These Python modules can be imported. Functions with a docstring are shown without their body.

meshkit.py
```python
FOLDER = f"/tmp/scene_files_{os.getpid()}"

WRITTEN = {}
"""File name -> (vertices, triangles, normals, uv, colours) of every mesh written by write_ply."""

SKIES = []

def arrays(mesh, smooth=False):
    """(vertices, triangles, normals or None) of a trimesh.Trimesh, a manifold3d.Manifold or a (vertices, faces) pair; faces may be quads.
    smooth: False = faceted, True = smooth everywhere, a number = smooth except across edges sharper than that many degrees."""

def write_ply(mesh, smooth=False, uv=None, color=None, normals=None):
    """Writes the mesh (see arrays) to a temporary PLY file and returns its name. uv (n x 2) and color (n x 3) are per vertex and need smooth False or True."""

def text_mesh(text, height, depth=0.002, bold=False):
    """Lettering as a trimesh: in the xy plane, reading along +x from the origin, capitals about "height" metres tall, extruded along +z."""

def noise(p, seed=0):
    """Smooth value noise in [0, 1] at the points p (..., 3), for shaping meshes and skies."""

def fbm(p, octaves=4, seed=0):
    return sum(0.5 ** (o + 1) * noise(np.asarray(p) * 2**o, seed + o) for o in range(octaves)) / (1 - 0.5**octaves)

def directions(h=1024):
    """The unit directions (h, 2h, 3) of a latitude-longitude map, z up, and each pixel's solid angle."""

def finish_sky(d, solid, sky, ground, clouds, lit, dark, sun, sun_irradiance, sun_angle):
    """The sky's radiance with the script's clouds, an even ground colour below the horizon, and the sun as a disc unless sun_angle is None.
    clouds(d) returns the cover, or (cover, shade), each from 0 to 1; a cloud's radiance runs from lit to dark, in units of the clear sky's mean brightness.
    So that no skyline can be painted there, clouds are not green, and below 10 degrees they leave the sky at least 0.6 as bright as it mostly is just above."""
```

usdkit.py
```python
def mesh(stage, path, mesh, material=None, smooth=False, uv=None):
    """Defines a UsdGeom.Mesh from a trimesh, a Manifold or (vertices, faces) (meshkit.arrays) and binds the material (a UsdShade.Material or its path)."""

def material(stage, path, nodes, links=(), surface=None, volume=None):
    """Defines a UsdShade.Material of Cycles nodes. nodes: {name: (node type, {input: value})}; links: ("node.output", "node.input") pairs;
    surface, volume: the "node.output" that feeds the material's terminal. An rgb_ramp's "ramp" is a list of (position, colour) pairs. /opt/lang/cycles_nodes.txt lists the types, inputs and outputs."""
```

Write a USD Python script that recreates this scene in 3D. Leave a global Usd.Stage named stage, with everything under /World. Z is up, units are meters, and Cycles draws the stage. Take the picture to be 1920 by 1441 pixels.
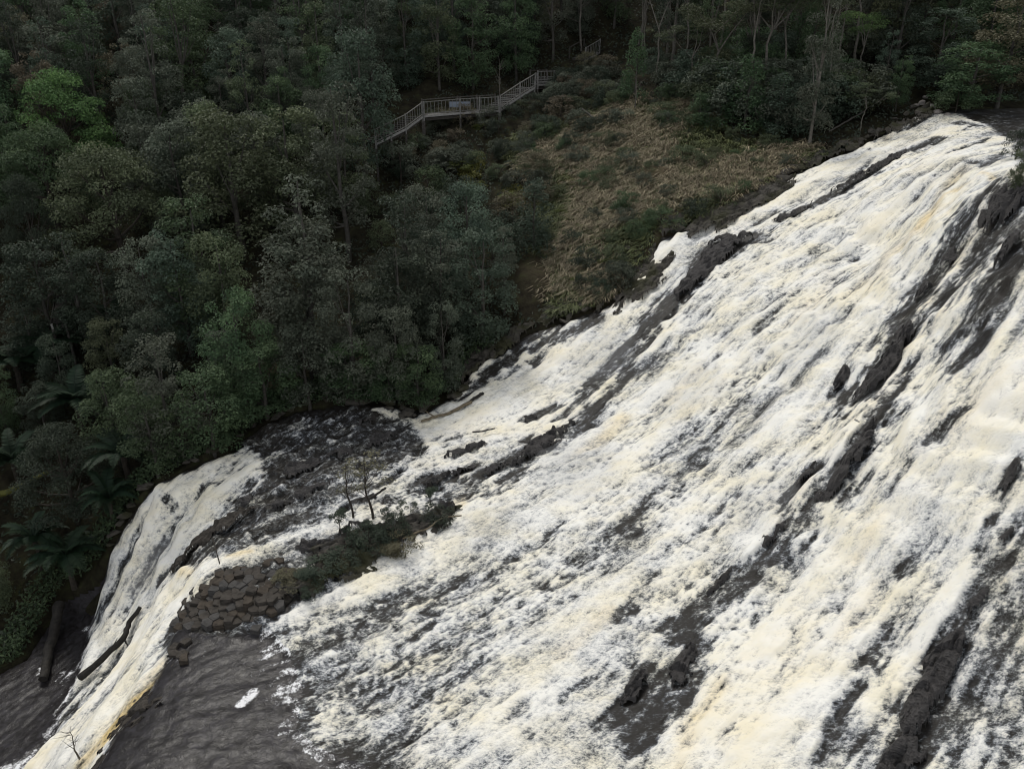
import math
import numpy as np
import shapely
from shapely.geometry import Polygon
from scipy.interpolate import RBFInterpolator, RegularGridInterpolator
from scipy.ndimage import gaussian_filter, map_coordinates
from scipy.spatial import cKDTree, Delaunay
from pxr import Gf, Sdf, Usd, UsdGeom, UsdLux, UsdShade, Vt
import usdkit

stage = Usd.Stage.CreateInMemory()
world = UsdGeom.Xform.Define(stage, '/World')
stage.SetDefaultPrim(world.GetPrim())
UsdGeom.Scope.Define(stage, '/World/Looks')

# ------------------------------------------------------------------ camera, sky, sun, exposure
PITCH = math.radians(25.0)          # the lookout's view: down into the gorge
FPX = 1507.0                        # focal length in units of a 1920 wide picture
cam = UsdGeom.Camera.Define(stage, '/World/camera')
cam.CreateHorizontalApertureAttr(36.0)
cam.CreateFocalLengthAttr(36.0 * FPX / 1920.0)
cam.CreateClippingRangeAttr((0.1, 2000.0))
cam.AddRotateXOp().Set(90.0 - math.degrees(PITCH))
EXPOSURE = 0.2
cam.CreateExposureAttr(EXPOSURE)

SUN_EL, SUN_ROT = math.radians(58.0), math.radians(-25.0)
sky = UsdLux.DomeLight.Define(stage, '/World/sky')
skymat = usdkit.material(stage, '/World/Looks/sky', {
    's': ('sky_texture', {'sky_type': 'single_scattering', 'sun_disc': False, 'sun_elevation': SUN_EL, 'sun_rotation': SUN_ROT,
                          'aerosol_density': 2.0}),
    'c': ('texture_coordinate', {}),
    'n': ('noise_texture', {'scale': 2.2, 'detail': 5.0, 'roughness': 0.55}),
    'r': ('rgb_ramp', {'ramp': [(0.25, (0.75, 0.75, 0.75)), (0.55, (1, 1, 1))]}),
    'm': ('mix', {'color2': (5.6, 5.8, 6.1)}),
    'b': ('background_shader', {'strength': 0.10})},
    [('c.generated', 'n.vector'), ('n.fac', 'r.fac'), ('r.color', 'm.fac'), ('s.color', 'm.color1'), ('m.color', 'b.color')], surface='b.background')
UsdShade.MaterialBindingAPI.Apply(sky.GetPrim()).Bind(skymat)
sky.GetPrim().SetCustomDataByKey('kind', 'structure')
sun = UsdLux.DistantLight.Define(stage, '/World/sun')
sun.CreateIntensityAttr(0.4)
sun.CreateAngleAttr(14.0)
sun.CreateColorAttr(Gf.Vec3f(1.0, 0.96, 0.89))
sun.CreateNormalizeAttr(True)
sd = np.array([math.sin(SUN_ROT) * math.cos(SUN_EL), math.cos(SUN_ROT) * math.cos(SUN_EL), math.sin(SUN_EL)])
zc = Gf.Vec3d(*map(float, sd))
sun.AddTransformOp().Set(Gf.Matrix4d().SetRotate(Gf.Rotation(Gf.Vec3d(0, 0, 1), zc)))

# ------------------------------------------------------------------ helpers
COUNT = {}


def numbered(parent, name):
    k = (parent, name)
    n = COUNT[k] = COUNT.get(k, -1) + 1
    return f'{parent}/{name}' + (f'_{n:03d}' if n else '')


def tag(p, label=None, cat=None, group=None, kind=None):
    for k, v in (('label', label), ('category', cat), ('group', group), ('kind', kind)):
        if v:
            p.SetCustomDataByKey(k, v)
    return p


def obj(name, mesh, mat, parent='/World', smooth=False, attrs=None, **t):
    path = numbered(str(parent), name)
    m = usdkit.mesh(stage, path, mesh, LOOK.get(mat, mat) if isinstance(mat, str) else mat, smooth=smooth)
    for k, v in (attrs or {}).items():
        UsdGeom.PrimvarsAPI(m).CreatePrimvar(k, Sdf.ValueTypeNames.FloatArray, 'vertex').Set(Vt.FloatArray.FromNumpy(np.asarray(v, np.float32)))
    tag(m.GetPrim(), **t)
    return m.GetPrim()


def thing(name, loc=(0, 0, 0), label=None, cat=None, group=None, rotz=0.0, scale=None):
    x = UsdGeom.Xform.Define(stage, numbered('/World', name))
    x.AddTranslateOp().Set(Gf.Vec3d(*map(float, loc)))
    if rotz:
        x.AddRotateZOp().Set(float(rotz))
    if scale is not None:
        x.AddScaleOp().Set(Gf.Vec3f(*map(float, scale)))
    tag(x.GetPrim(), label, cat, group)
    return x.GetPrim()


def norm(a):
    a = np.asarray(a, float)
    return a / (np.linalg.norm(a, axis=-1, keepdims=True) + 1e-12)


def join(parts):
    vs, fs, n = [], [], 0
    for v, f in parts:
        vs.append(np.asarray(v, float)); fs.append(np.asarray(f, int) + n); n += len(v)
    return np.vstack(vs), np.vstack(fs)


def box(c, s, yaw=0.0, pitch=0.0):
    """a box with slightly chamfered long edges, centre c, size s (length along x), turned by yaw and raised by pitch"""
    sx, sy, sz = np.asarray(s, float) / 2
    b = min(sy, sz) * 0.18
    ring = np.array([(-sy + b, -sz), (sy - b, -sz), (sy, -sz + b), (sy, sz - b), (sy - b, sz), (-sy + b, sz), (-sy, sz - b), (-sy, -sz + b)])
    v = np.vstack([np.c_[np.full(8, -sx), ring], np.c_[np.full(8, sx), ring]])
    f = []
    for i in range(8):
        j = (i + 1) % 8
        f += [(i, j, 8 + j), (i, 8 + j, 8 + i)]
    for i in range(1, 7):
        f += [(0, i + 1, i), (8, 8 + i, 9 + i)]
    cy, sy_, cp, sp = math.cos(yaw), math.sin(yaw), math.cos(pitch), math.sin(pitch)
    R = np.array([[cy, -sy_, 0], [sy_, cy, 0], [0, 0, 1]]) @ np.array([[cp, 0, -sp], [0, 1, 0], [sp, 0, cp]])
    return v @ R.T + np.asarray(c), np.array(f)


def beam(a, b, w, h):
    a, b = np.asarray(a, float), np.asarray(b, float)
    d = b - a
    return box((a + b) / 2, (np.linalg.norm(d), w, h), math.atan2(d[1], d[0]), math.atan2(d[2], np.hypot(d[0], d[1])))


def tube(p, r, sides=7, cap=True, wob=0.0, seed=0):
    p = np.asarray(p, float)
    r = np.broadcast_to(np.asarray(r, float), (len(p),))
    t = norm(np.gradient(p, axis=0))
    ref = np.where(np.abs(t[:, 2:]) < 0.8, [[0, 0, 1.0]], [[1.0, 0, 0]])
    a = norm(np.cross(t, ref)); b = np.cross(t, a)
    ang = np.arange(sides) * 2 * np.pi / sides
    rr = r[:, None] * (1 + wob * np.random.default_rng(seed).normal(size=(len(p), sides)))
    v = (p[:, None] + rr[..., None] * (np.cos(ang)[None, :, None] * a[:, None] + np.sin(ang)[None, :, None] * b[:, None])).reshape(-1, 3)
    f = []
    for i in range(len(p) - 1):
        for j in range(sides):
            k = (j + 1) % sides
            q = (i * sides + j, i * sides + k, (i + 1) * sides + k, (i + 1) * sides + j)
            f += [(q[0], q[1], q[2]), (q[0], q[2], q[3])]
    if cap:
        for base, flip in ((0, False), ((len(p) - 1) * sides, True)):
            for j in range(1, sides - 1):
                f.append((base, base + j, base + j + 1) if flip else (base, base + j + 1, base + j))
    return v, np.array(f)


CP, SP = math.cos(PITCH), math.sin(PITCH)


def ray(px, py):
    """direction of the sight line through a point of the photograph, one unit along the view axis"""
    r, u = (np.asarray(px, float) - 960) / FPX, (720.5 - np.asarray(py, float)) / FPX
    return np.stack([r, CP + SP * u, -SP + CP * u], -1)


def project(p):
    p = np.asarray(p, float)
    f = p[..., 1] * CP - p[..., 2] * SP
    u = p[..., 1] * SP + p[..., 2] * CP
    f = np.maximum(f, 0.1)
    return 960 + FPX * p[..., 0] / f, 720.5 - FPX * u / f


# ------------------------------------------------------------------ terrain: surveyed points, then one smooth height field
S = []                                                        # points of the land: (x, y, z)


def st(px, py, t):
    S.append(tuple(ray(px, py) * t))


def sz(px, py, z):
    d = ray(px, py)
    S.append(tuple(d * (z / d[2])))


# far edge of the fall, from the brink down to the ledge
for a in ((1745, 212, 50), (1640, 268, 49.2), (1500, 325, 48), (1400, 385, 47.2), (1300, 432, 46.6), (1240, 450, 46), (1205, 510, 45.4), (1150, 580, 44.3), (1060, 625, 43.6), (990, 690, 43),
          (890, 735, 41.8), (800, 785, 40.5)):
    st(*a)
# face of the fall
for a in ((1860, 330, 32), (1800, 300, 37.5), (1900, 480, 28), (1900, 700, 25), (1900, 1000, 22), (1900, 1400, 19.2), (1780, 520, 32.5), (1650, 480, 38.5), (1500, 520, 39.5), (1350, 560, 40.5),
          (1200, 700, 39.2), (1080, 830, 36.5), (950, 880, 35.2), (1700, 700, 30.2), (1500, 800, 31.2), (1300, 900, 31.5), (1100, 1000, 30.6), (1600, 1100, 24.6), (1300, 1150, 26.2), (1000, 1180, 27.2),
          (1500, 1380, 21.2), (1200, 1380, 22.9), (900, 1380, 24)):
    st(*a)
# the ledge and its pool
for a in ((830, 930, -19.2), (700, 960, -19.4), (700, 850, -19.0), (600, 870, -19.2), (600, 790, -18.9), (500, 860, -19.5), (560, 1000, -19.7), (640, 1040, -19.6), (480, 1000, -19.9), (400, 1040, -20.2), (500, 1100, -20.3),
          (430, 1140, -20.6), (330, 1180, -20.8), (560, 1170, -20.7), (600, 1300, -20.9), (560, 1380, -21), (420, 1300, -21), (310, 1290, -21), (430, 1420, -21), (640, 1440, -21.1), (225, 1420, -21.2), (800, 1080, -19.9)):
    sz(*a)
# lower fall and lower pool
for a in ((300, 900, -20.3), (270, 930, -21.2), (200, 1080, -24.6), (170, 1200, -26.4), (130, 1300, -27), (40, 1420, -27), (0, 1300, -27), (80, 1170, -27), (0, 1420, -27), (330, 1000, -22.0), (260, 1120, -24.2), (230, 1250, -25.3)):
    sz(*a)
S += [(-20, 20, -27), (-24, 15, -27), (-17, 14, -26.5), (-13, 12, -21.3), (-5, 10, -21.2), (-5, 5, -21.3), (-13, 5, -21.5), (-22, 5, -27.2), (-30, 20, -27.1), (3, 8, -19.5), (8, 5, -18), (16, 5, -14), (26, 5, -9), (40, 5, -5), (-30, 8, -27)]
# right of the fall, outside the frame; the river above it
S += [(30, 30, -5.4), (24, 22, -7.2), (38, 30, -4.5), (33, 15, -5.5), (33, 45, -5.95), (40, 40, -5.6), (50, 48, -5.6), (70, 50, -5.4), (29, 49, -6.0), (26, 42, -6.0), (23, 36, -6.0)]
# far bank
for a in ((0, 1100, 39), (60, 1040, 39.5), (150, 1000, 40.2), (0, 900, 43), (0, 750, 46), (0, 600, 49), (0, 400, 55), (200, 930, 40.5), (250, 850, 41.2), (450, 805, 41.3), (600, 762, 41.3), (720, 755, 41.2), (300, 700, 45), (600, 600, 47.5),
          (600, 400, 57), (300, 400, 57), (700, 285, 60), (900, 232, 61.5), (1000, 185, 63.5), (1045, 170, 65), (1120, 120, 68), (600, 100, 72), (0, 100, 75), (300, 200, 67), (1300, 200, 56.5), (1500, 100, 61), (1600, 225, 52.2), (1450, 320, 49.5),
          (1720, 178, 53.5), (1900, 185, 53.5), (2100, 185, 54), (1900, 90, 60), (1700, 60, 63), (1300, 60, 68), (1300, 330, 50.5), (1200, 420, 47.8), (1150, 500, 46.6), (1050, 590, 45), (960, 650, 43.8), (850, 735, 42.3),
          (1000, 450, 50.5), (850, 550, 47.5), (1100, 330, 54), (900, 330, 57)):
    st(*a)
S += [(-75, 60, -10), (-75, 40, -16), (-50, 25, -22), (-45, 10, -24), (-75, 15, -14), (-75, 110, 12), (-30, 110, 16), (10, 110, 19), (50, 110, 18), (85, 110, 16), (85, 70, -1), (60, 70, 0), (85, 30, -3), (85, 5, -3)]
S = np.array(S)
rbf = RBFInterpolator(S[:, :2], S[:, 2], kernel='linear', smoothing=0.15, neighbors=60)
TX, TY = np.arange(-76, 86.01, 0.5), np.arange(4, 111.01, 0.5)
gx, gy = np.meshgrid(TX, TY, indexing='ij')
TH = rbf(np.c_[gx.ravel(), gy.ravel()]).reshape(gx.shape)
TH = gaussian_filter(TH, 0.9)


def H(x, y):
    """height of the land, in metres"""
    x, y = np.broadcast_arrays(np.asarray(x, float), np.asarray(y, float))
    return map_coordinates(TH, [(x.ravel() + 76) / 0.5, (y.ravel() - 4) / 0.5], order=1, mode='nearest').reshape(x.shape)


TT = np.concatenate([np.arange(9, 80, 0.12), np.arange(80, 150, 0.6)])


def hit(px, py):
    """where the sight line through a point of the photograph first meets the land"""
    d = ray(np.atleast_1d(px), np.atleast_1d(py))
    p = d[:, None, :] * TT[None, :, None]
    g = p[..., 2] - H(p[..., 0], p[..., 1])
    below = g < 0
    k = np.where(below.any(1), below.argmax(1), len(TT) - 1)
    k = np.maximum(k, 1)
    r = np.arange(len(k))
    a, b = g[r, k - 1], g[r, k]
    w = np.clip(a / np.where(np.abs(a - b) < 1e-9, 1e-9, a - b), 0, 1)
    t = TT[k - 1] + w * (TT[k] - TT[k - 1])
    q = d * t[:, None]
    q[:, 2] = H(q[:, 0], q[:, 1])
    return q, t


def hits(pts):
    pts = np.asarray(pts, float)
    return hit(pts[:, 0], pts[:, 1])

# ------------------------------------------------------------------ water: fields on a 6 cm survey grid
C0 = 0.06
WX, WY = np.arange(-27.5, 38.0, C0), np.arange(6.5, 58.0, C0)
XX, YY = np.meshgrid(WX, WY, indexing='ij')
rng = np.random.default_rng(7)


def wpoly(pts, n=8):
    """a closed outline of the photograph laid onto the land"""
    pts = np.asarray(pts, float)
    a = np.vstack([pts + (np.roll(pts, -1, 0) - pts) * k / n for k in range(n)]).reshape(n, len(pts), 2).transpose(1, 0, 2).reshape(-1, 2)
    q, _ = hits(a)
    return Polygon(q[:, :2]).buffer(0)


FAR_EDGE = [(1750, 208), (1690, 232), (1640, 262), (1560, 300), (1500, 322), (1400, 378), (1300, 430), (1240, 448), (1212, 505), (1160, 566), (1100, 590), (1040, 612), (985, 632), (930, 665), (885, 690), (868, 735), (810, 765), (775, 790)]
LOWER_EDGE = [(800, 840), (830, 900), (866, 955), (800, 985), (700, 1050), (620, 1105), (560, 1140), (500, 1178), (540, 1220), (566, 1290), (556, 1370), (590, 1402), (700, 1441), (760, 1560)]
P_FALL = wpoly(FAR_EDGE + LOWER_EDGE + [(2300, 1640), (2420, 500), (2000, 350), (1925, 335), (1900, 266), (1850, 236), (1790, 213)])
P_RIVER = wpoly([(1742, 214), (1790, 206), (1920, 204), (2300, 200), (2300, 330), (1990, 352), (1925, 335), (1900, 266), (1850, 236), (1790, 213)])
P_LOWFALL = wpoly([(490, 852), (497, 900), (440, 955), (385, 1010), (330, 1062), (315, 1078), (400, 1046), (418, 1058), (370, 1110), (328, 1165), (312, 1250), (272, 1320), (215, 1398), (180, 1470), (10, 1470), (92, 1395),
                   (125, 1310), (150, 1250), (176, 1130), (200, 1050), (240, 975), (290, 912), (380, 868), (460, 842)], 4)
P_LOWPOOL = wpoly([(200, 1060), (165, 1090), (120, 1120), (85, 1180), (50, 1240), (-20, 1275), (-220, 1290), (-330, 1560), (60, 1560), (170, 1450), (215, 1398), (300, 1200), (240, 1050)], 4)
P_POOL = wpoly([(335, 1182), (430, 1192), (500, 1172), (545, 1215), (572, 1290), (562, 1370), (600, 1402), (710, 1441), (790, 1580), (140, 1580), (180, 1470), (215, 1398), (272, 1320), (312, 1250), (322, 1200)])
P_STREAM = wpoly([(800, 775), (735, 764), (640, 760), (560, 775), (500, 800), (440, 835), (480, 850), (497, 900), (440, 955), (385, 1010), (315, 1078), (322, 1200), (335, 1182), (430, 1192), (520, 1180), (620, 1105), (720, 1050), (870, 965), (850, 900), (820, 840)])


def seg_dist(pts, pad):
    """distance to a polyline of the land, where it is under pad (inf elsewhere)"""
    out = np.full(XX.shape, np.inf, np.float32)
    lo, hi = pts.min(0) - pad, pts.max(0) + pad
    i0, i1 = np.searchsorted(WX, [lo[0], hi[0]]); j0, j1 = np.searchsorted(WY, [lo[1], hi[1]])
    x, y = XX[i0:i1, j0:j1], YY[i0:i1, j0:j1]
    d = np.full(x.shape, np.inf, np.float32)
    for a, b in zip(pts[:-1], pts[1:]):
        e = b - a
        w = np.clip(((x - a[0]) * e[0] + (y - a[1]) * e[1]) / max(e @ e, 1e-9), 0, 1)
        d = np.minimum(d, np.hypot(x - a[0] - w * e[0], y - a[1] - w * e[1]))
    out[i0:i1, j0:j1] = d
    return out


def fill(p):
    return shapely.contains_xy(p, XX.ravel(), YY.ravel()).reshape(XX.shape)


# which way the water runs
FL = np.array([(1700, 240, 1600, 300), (1500, 335, 1400, 390), (1250, 460, 1190, 545), (1150, 580, 1070, 650), (1000, 690, 900, 750), (1850, 250, 1780, 290), (1850, 300, 1760, 350), (1800, 320, 1730, 400), (1700, 400, 1600, 485),
               (1500, 500, 1380, 590), (1350, 600, 1220, 720), (1200, 700, 1080, 800), (1850, 500, 1780, 610), (1700, 650, 1620, 760), (1500, 800, 1390, 910), (1300, 800, 1180, 905), (1100, 900, 960, 990), (1000, 1050, 860, 1130),
               (800, 1100, 680, 1165), (1200, 1100, 1080, 1200), (1000, 1250, 870, 1340), (700, 1250, 600, 1315), (1400, 1100, 1290, 1220), (1600, 900, 1520, 1010), (1800, 900, 1710, 1020), (1850, 1200, 1770, 1330), (1600, 1250, 1500, 1390),
               (1300, 1300, 1200, 1420), (450, 870, 350, 960), (400, 920, 300, 1030), (280, 1000, 220, 1130), (350, 1080, 270, 1200), (230, 1200, 180, 1330), (270, 1300, 200, 1400), (850, 900, 760, 935), (700, 870, 600, 900),
               (620, 990, 520, 1020), (500, 1030, 420, 1060), (950, 800, 860, 850), (430, 1250, 330, 1300), (480, 1400, 420, 1340)], float)
fa, _ = hits(FL[:, :2]); fb, _ = hits(FL[:, 2:])
fd = norm((fb - fa)[:, :2])
cgx, cgy = np.meshgrid(WX[::12], WY[::12], indexing='ij')
tree = cKDTree((fa + fb)[:, :2] / 2)
dd, ii = tree.query(np.c_[cgx.ravel(), cgy.ravel()], k=6)
wt = 1 / (dd + 0.4) ** 2
cv = norm((fd[ii] * wt[..., None]).sum(1)).reshape(cgx.shape + (2,))


def coarse(a):
    return map_coordinates(a, [np.arange(len(WX))[:, None] / 12 + np.zeros((1, len(WY))), np.arange(len(WY))[None] / 12 + np.zeros((len(WX), 1))], order=1, mode='nearest')


VX, VY = coarse(gaussian_filter(cv[..., 0], 2)).astype(np.float32), coarse(gaussian_filter(cv[..., 1], 2)).astype(np.float32)
del cv
I0, J0 = np.meshgrid(np.arange(len(WX), dtype=np.float32), np.arange(len(WY), dtype=np.float32), indexing='ij')
UP = {}


def unit(a):
    return (a - a.mean()) / a.std()


def streak(sig, steps, step, seed):
    """noise drawn out along the current (line integral convolution)"""
    n = gaussian_filter(np.random.default_rng(seed).normal(size=XX.shape).astype(np.float32), sig) if sig else np.random.default_rng(seed).normal(size=XX.shape).astype(np.float32)
    out, wsum = n.copy(), 1.0
    for sgn in (1, -1):
        for k in range(1, steps + 1):
            w = 1 - k / (steps + 1)
            out += w * map_coordinates(n, [I0 + sgn * VX * step * k, J0 + sgn * VY * step * k], order=1, mode='wrap')
            wsum += w
    return unit(out)


N0 = streak(0.0, 4, 1.3, 1)
NW = unit(gaussian_filter(rng.normal(size=XX.shape).astype(np.float32), 0.7))
N1 = streak(0.9, 5, 1.6, 2)
N2 = streak(2.6, 7, 4.0, 3)
N3 = streak(7.0, 8, 12.0, 4)
G2 = unit(gaussian_filter(rng.normal(size=XX.shape).astype(np.float32), 3.5))
G3 = unit(gaussian_filter(rng.normal(size=XX.shape).astype(np.float32), 14))
G1 = unit(gaussian_filter(rng.normal(size=XX.shape).astype(np.float32), 1.3))

in_fall, in_river, in_low, in_lpool, in_pool, in_stream = (fill(p) for p in (P_FALL, P_RIVER, P_LOWFALL, P_LOWPOOL, P_POOL, P_STREAM))
CLS = np.zeros(XX.shape, np.int8)
for k, m in ((6, in_lpool), (4, in_pool), (5, in_stream), (1, in_fall), (2, in_river), (3, in_low)):
    CLS[m] = k
FOAM = np.full(XX.shape, 0.05, np.float32)
for k, v in ((1, 0.83), (2, 0.20), (3, 0.84), (4, 0.0), (5, 0.29), (6, 0.02)):
    FOAM[CLS == k] = v
FOAM = gaussian_filter(FOAM, 2.5)
AMBER = np.zeros(XX.shape, np.float32)


def stroke(pts, wpx, val, soft=0.6, mode='set', field=None):
    """paint along a line of the photograph: wpx is the width there in its pixels"""
    field = FOAM if field is None else field
    q, t = hits(pts)
    w = wpx * t.mean() / FPX / 2
    d = seg_dist(q[:, :2], w * (1 + soft) + 0.6)
    d = d + w * 0.35 * (0.7 * N2 + 0.7 * G2 + 0.4 * N1)
    a = np.clip((w * (1 + soft) - d) / (2 * soft * w), 0, 1)
    a = np.where(np.isfinite(a), a, 0)
    a = a * a * (3 - 2 * a)
    if mode == 'set':
        field += a * (val - field)
    else:
        field += a * val


# --- dark and thin places of the big fall
for pts, w, v in (
        ([(1420, 446), (1350, 468), (1300, 510), (1262, 556), (1225, 600), (1190, 650), (1120, 720)], 46, 0.30),
        ([(1760, 262), (1700, 285), (1640, 322), (1560, 368), (1490, 400)], 26, 0.28),
        ([(1215, 600), (1160, 670), (1100, 750), (1040, 790)], 24, 0.34),
        ([(1180, 690), (1120, 770), (1060, 815)], 22, 0.37),
        ([(1080, 805), (1010, 840), (960, 878), (910, 892)], 56, 0.30), ([(1040, 770), (980, 788)], 28, 0.30),
        ([(900, 910), (870, 935)], 30, 0.35), ([(1010, 880), (930, 925), (880, 945)], 22, 0.4),
        ([(1800, 430), (1750, 520), (1710, 590), (1660, 690), (1620, 760)], 85, 0.38), ([(1900, 390), (1850, 470), (1820, 540)], 70, 0.39), ([(1900, 440), (1870, 520), (1830, 590)], 60, 0.43),
        ([(1580, 690), (1568, 735)], 26, 0.3), ([(1660, 770), (1600, 850), (1550, 930), (1500, 980), (1430, 1040), (1350, 1110)], 62, 0.33), ([(1525, 880), (1480, 925)], 28, 0.30),
        ([(1830, 640), (1790, 690)], 30, 0.42), ([(1910, 860), (1880, 930)], 42, 0.35), ([(1860, 980), (1830, 1030)], 24, 0.4),
        ([(1430, 1040), (1330, 1120), (1270, 1190)], 56, 0.36), ([(1420, 1010), (1350, 1090), (1290, 1160), (1240, 1180)], 30, 0.3),
        ([(1310, 1200), (1280, 1270), (1230, 1330), (1180, 1390)], 64, 0.33), ([(1210, 1262), (1180, 1310), (1130, 1350)], 36, 0.34), ([(1100, 1280), (1060, 1310)], 26, 0.48),
        ([(1910, 1000), (1860, 1080), (1800, 1210), (1740, 1290), (1690, 1370), (1660, 1441)], 95, 0.34), ([(1910, 1100), (1850, 1230), (1790, 1350)], 70, 0.42), ([(1900, 1300), (1850, 1420)], 130, 0.54),
        ([(1580, 1350), (1540, 1420)], 40, 0.48), ([(1610, 1290), (1570, 1330)], 26, 0.45), ([(1600, 1090), (1560, 1150)], 30, 0.5), ([(1500, 470), (1460, 520)], 30, 0.52), ([(1230, 1080), (1160, 1160)], 24, 0.45),
        ([(1050, 980), (1020, 1005)], 16, 0.3), ([(870, 1090), (830, 1110), (800, 1150)], 32, 0.46), ([(960, 1050), (920, 1080)], 26, 0.46), ([(800, 1180), (780, 1195)], 22, 0.42), ([(680, 1150), (640, 1180)], 50, 0.5),
        ([(700, 1265), (660, 1285)], 34, 0.46), ([(900, 1250), (850, 1280)], 46, 0.5), ([(780, 1340), (740, 1370)], 40, 0.52), ([(1000, 1320), (960, 1360)], 50, 0.55), ([(1230, 920), (1180, 990)], 30, 0.5),
        ([(1340, 820), (1280, 900)], 26, 0.48), ([(1540, 660), (1500, 720)], 22, 0.5), ([(1470, 560), (1420, 620)], 22, 0.52), ([(1400, 740), (1350, 800)], 18, 0.5), ([(1800, 780), (1740, 830)], 22, 0.5), ([(1700, 880), (1660, 940)], 24, 0.5),
        ([(1760, 1010), (1700, 1080)], 26, 0.52), ([(1650, 1180), (1600, 1240)], 30, 0.52),
        ([(1000, 640), (940, 690), (880, 730)], 40, 0.22), ([(1120, 600), (1040, 640), (1000, 680)], 26, 0.36), ([(1850, 240), (1800, 232)], 20, 0.4), ([(1850, 262), (1790, 290)], 28, 0.30), ([(1880, 290), (1850, 310)], 22, 0.4),
        ([(1840, 308), (1790, 315)], 14, 0.25), ([(1640, 300), (1600, 330)], 14, 0.42), ([(1560, 330), (1520, 350)], 12, 0.42), ([(1460, 400), (1430, 416)], 22, 0.5), ([(1690, 258), (1660, 272)], 12, 0.42), ([(1720, 230), (1690, 246)], 10, 0.38),
        ([(1880, 350), (1820, 390), (1780, 440)], 60, 0.38)):
    stroke(pts, w, v)
stroke([(1258, 446), (1236, 458), (1220, 485)], 22, 0.28)
for pts, w, v in (([(620, 1140), (560, 1200), (600, 1270)], 110, 0.60), ([(760, 1120), (660, 1200)], 100, 0.64), ([(850, 1400), (700, 1330)], 160, 0.68)):
    stroke(pts, w, v, 1.0)
# veils of water at the far edge, white tongues
for pts, w, v in (([(1140, 578), (1060, 605), (1010, 640), (930, 670), (890, 692), (872, 730)], 9, 0.55), ([(1230, 470), (1200, 545), (1150, 620), (1090, 680), (1000, 740), (900, 780), (800, 800)], 46, 0.92),
                  ([(1700, 250), (1600, 310), (1500, 352), (1380, 405), (1280, 470)], 30, 0.95), ([(1750, 330), (1650, 400), (1500, 480), (1380, 570), (1280, 690), (1180, 790)], 70, 0.98),
                  ([(1300, 720), (1180, 830), (1080, 930), (960, 1010)], 60, 0.96), ([(1700, 500), (1600, 640), (1480, 780)], 50, 0.9)):
    stroke(pts, w, v, 0.8)
# --- the ledge: white channels over brown water
for pts, w, v in (([(705, 772), (740, 780), (790, 792)], 15, 0.85), ([(910, 800), (850, 835), (780, 872), (730, 915), (680, 950), (640, 962)], 72, 0.70), ([(860, 905), (800, 930), (740, 955)], 46, 0.78),
                  ([(900, 945), (850, 958)], 24, 0.8), ([(860, 955), (790, 950), (720, 968), (650, 985), (560, 1003), (490, 1035), (420, 1056)], 38, 0.82), ([(560, 1040), (500, 1036), (470, 1030)], 24, 0.6),
                  ([(640, 790), (600, 795), (575, 820)], 14, 0.42), ([(560, 800), (540, 835)], 16, 0.40), ([(520, 850), (495, 875)], 26, 0.45), ([(540, 960), (490, 985)], 26, 0.42), ([(660, 885), (640, 900)], 18, 0.55),
                  ([(600, 1060), (560, 1062)], 16, 0.5), ([(700, 1000), (640, 1015)], 22, 0.55), ([(470, 905), (450, 940)], 24, 0.5)):
    stroke(pts, w, v, 0.8)
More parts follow.
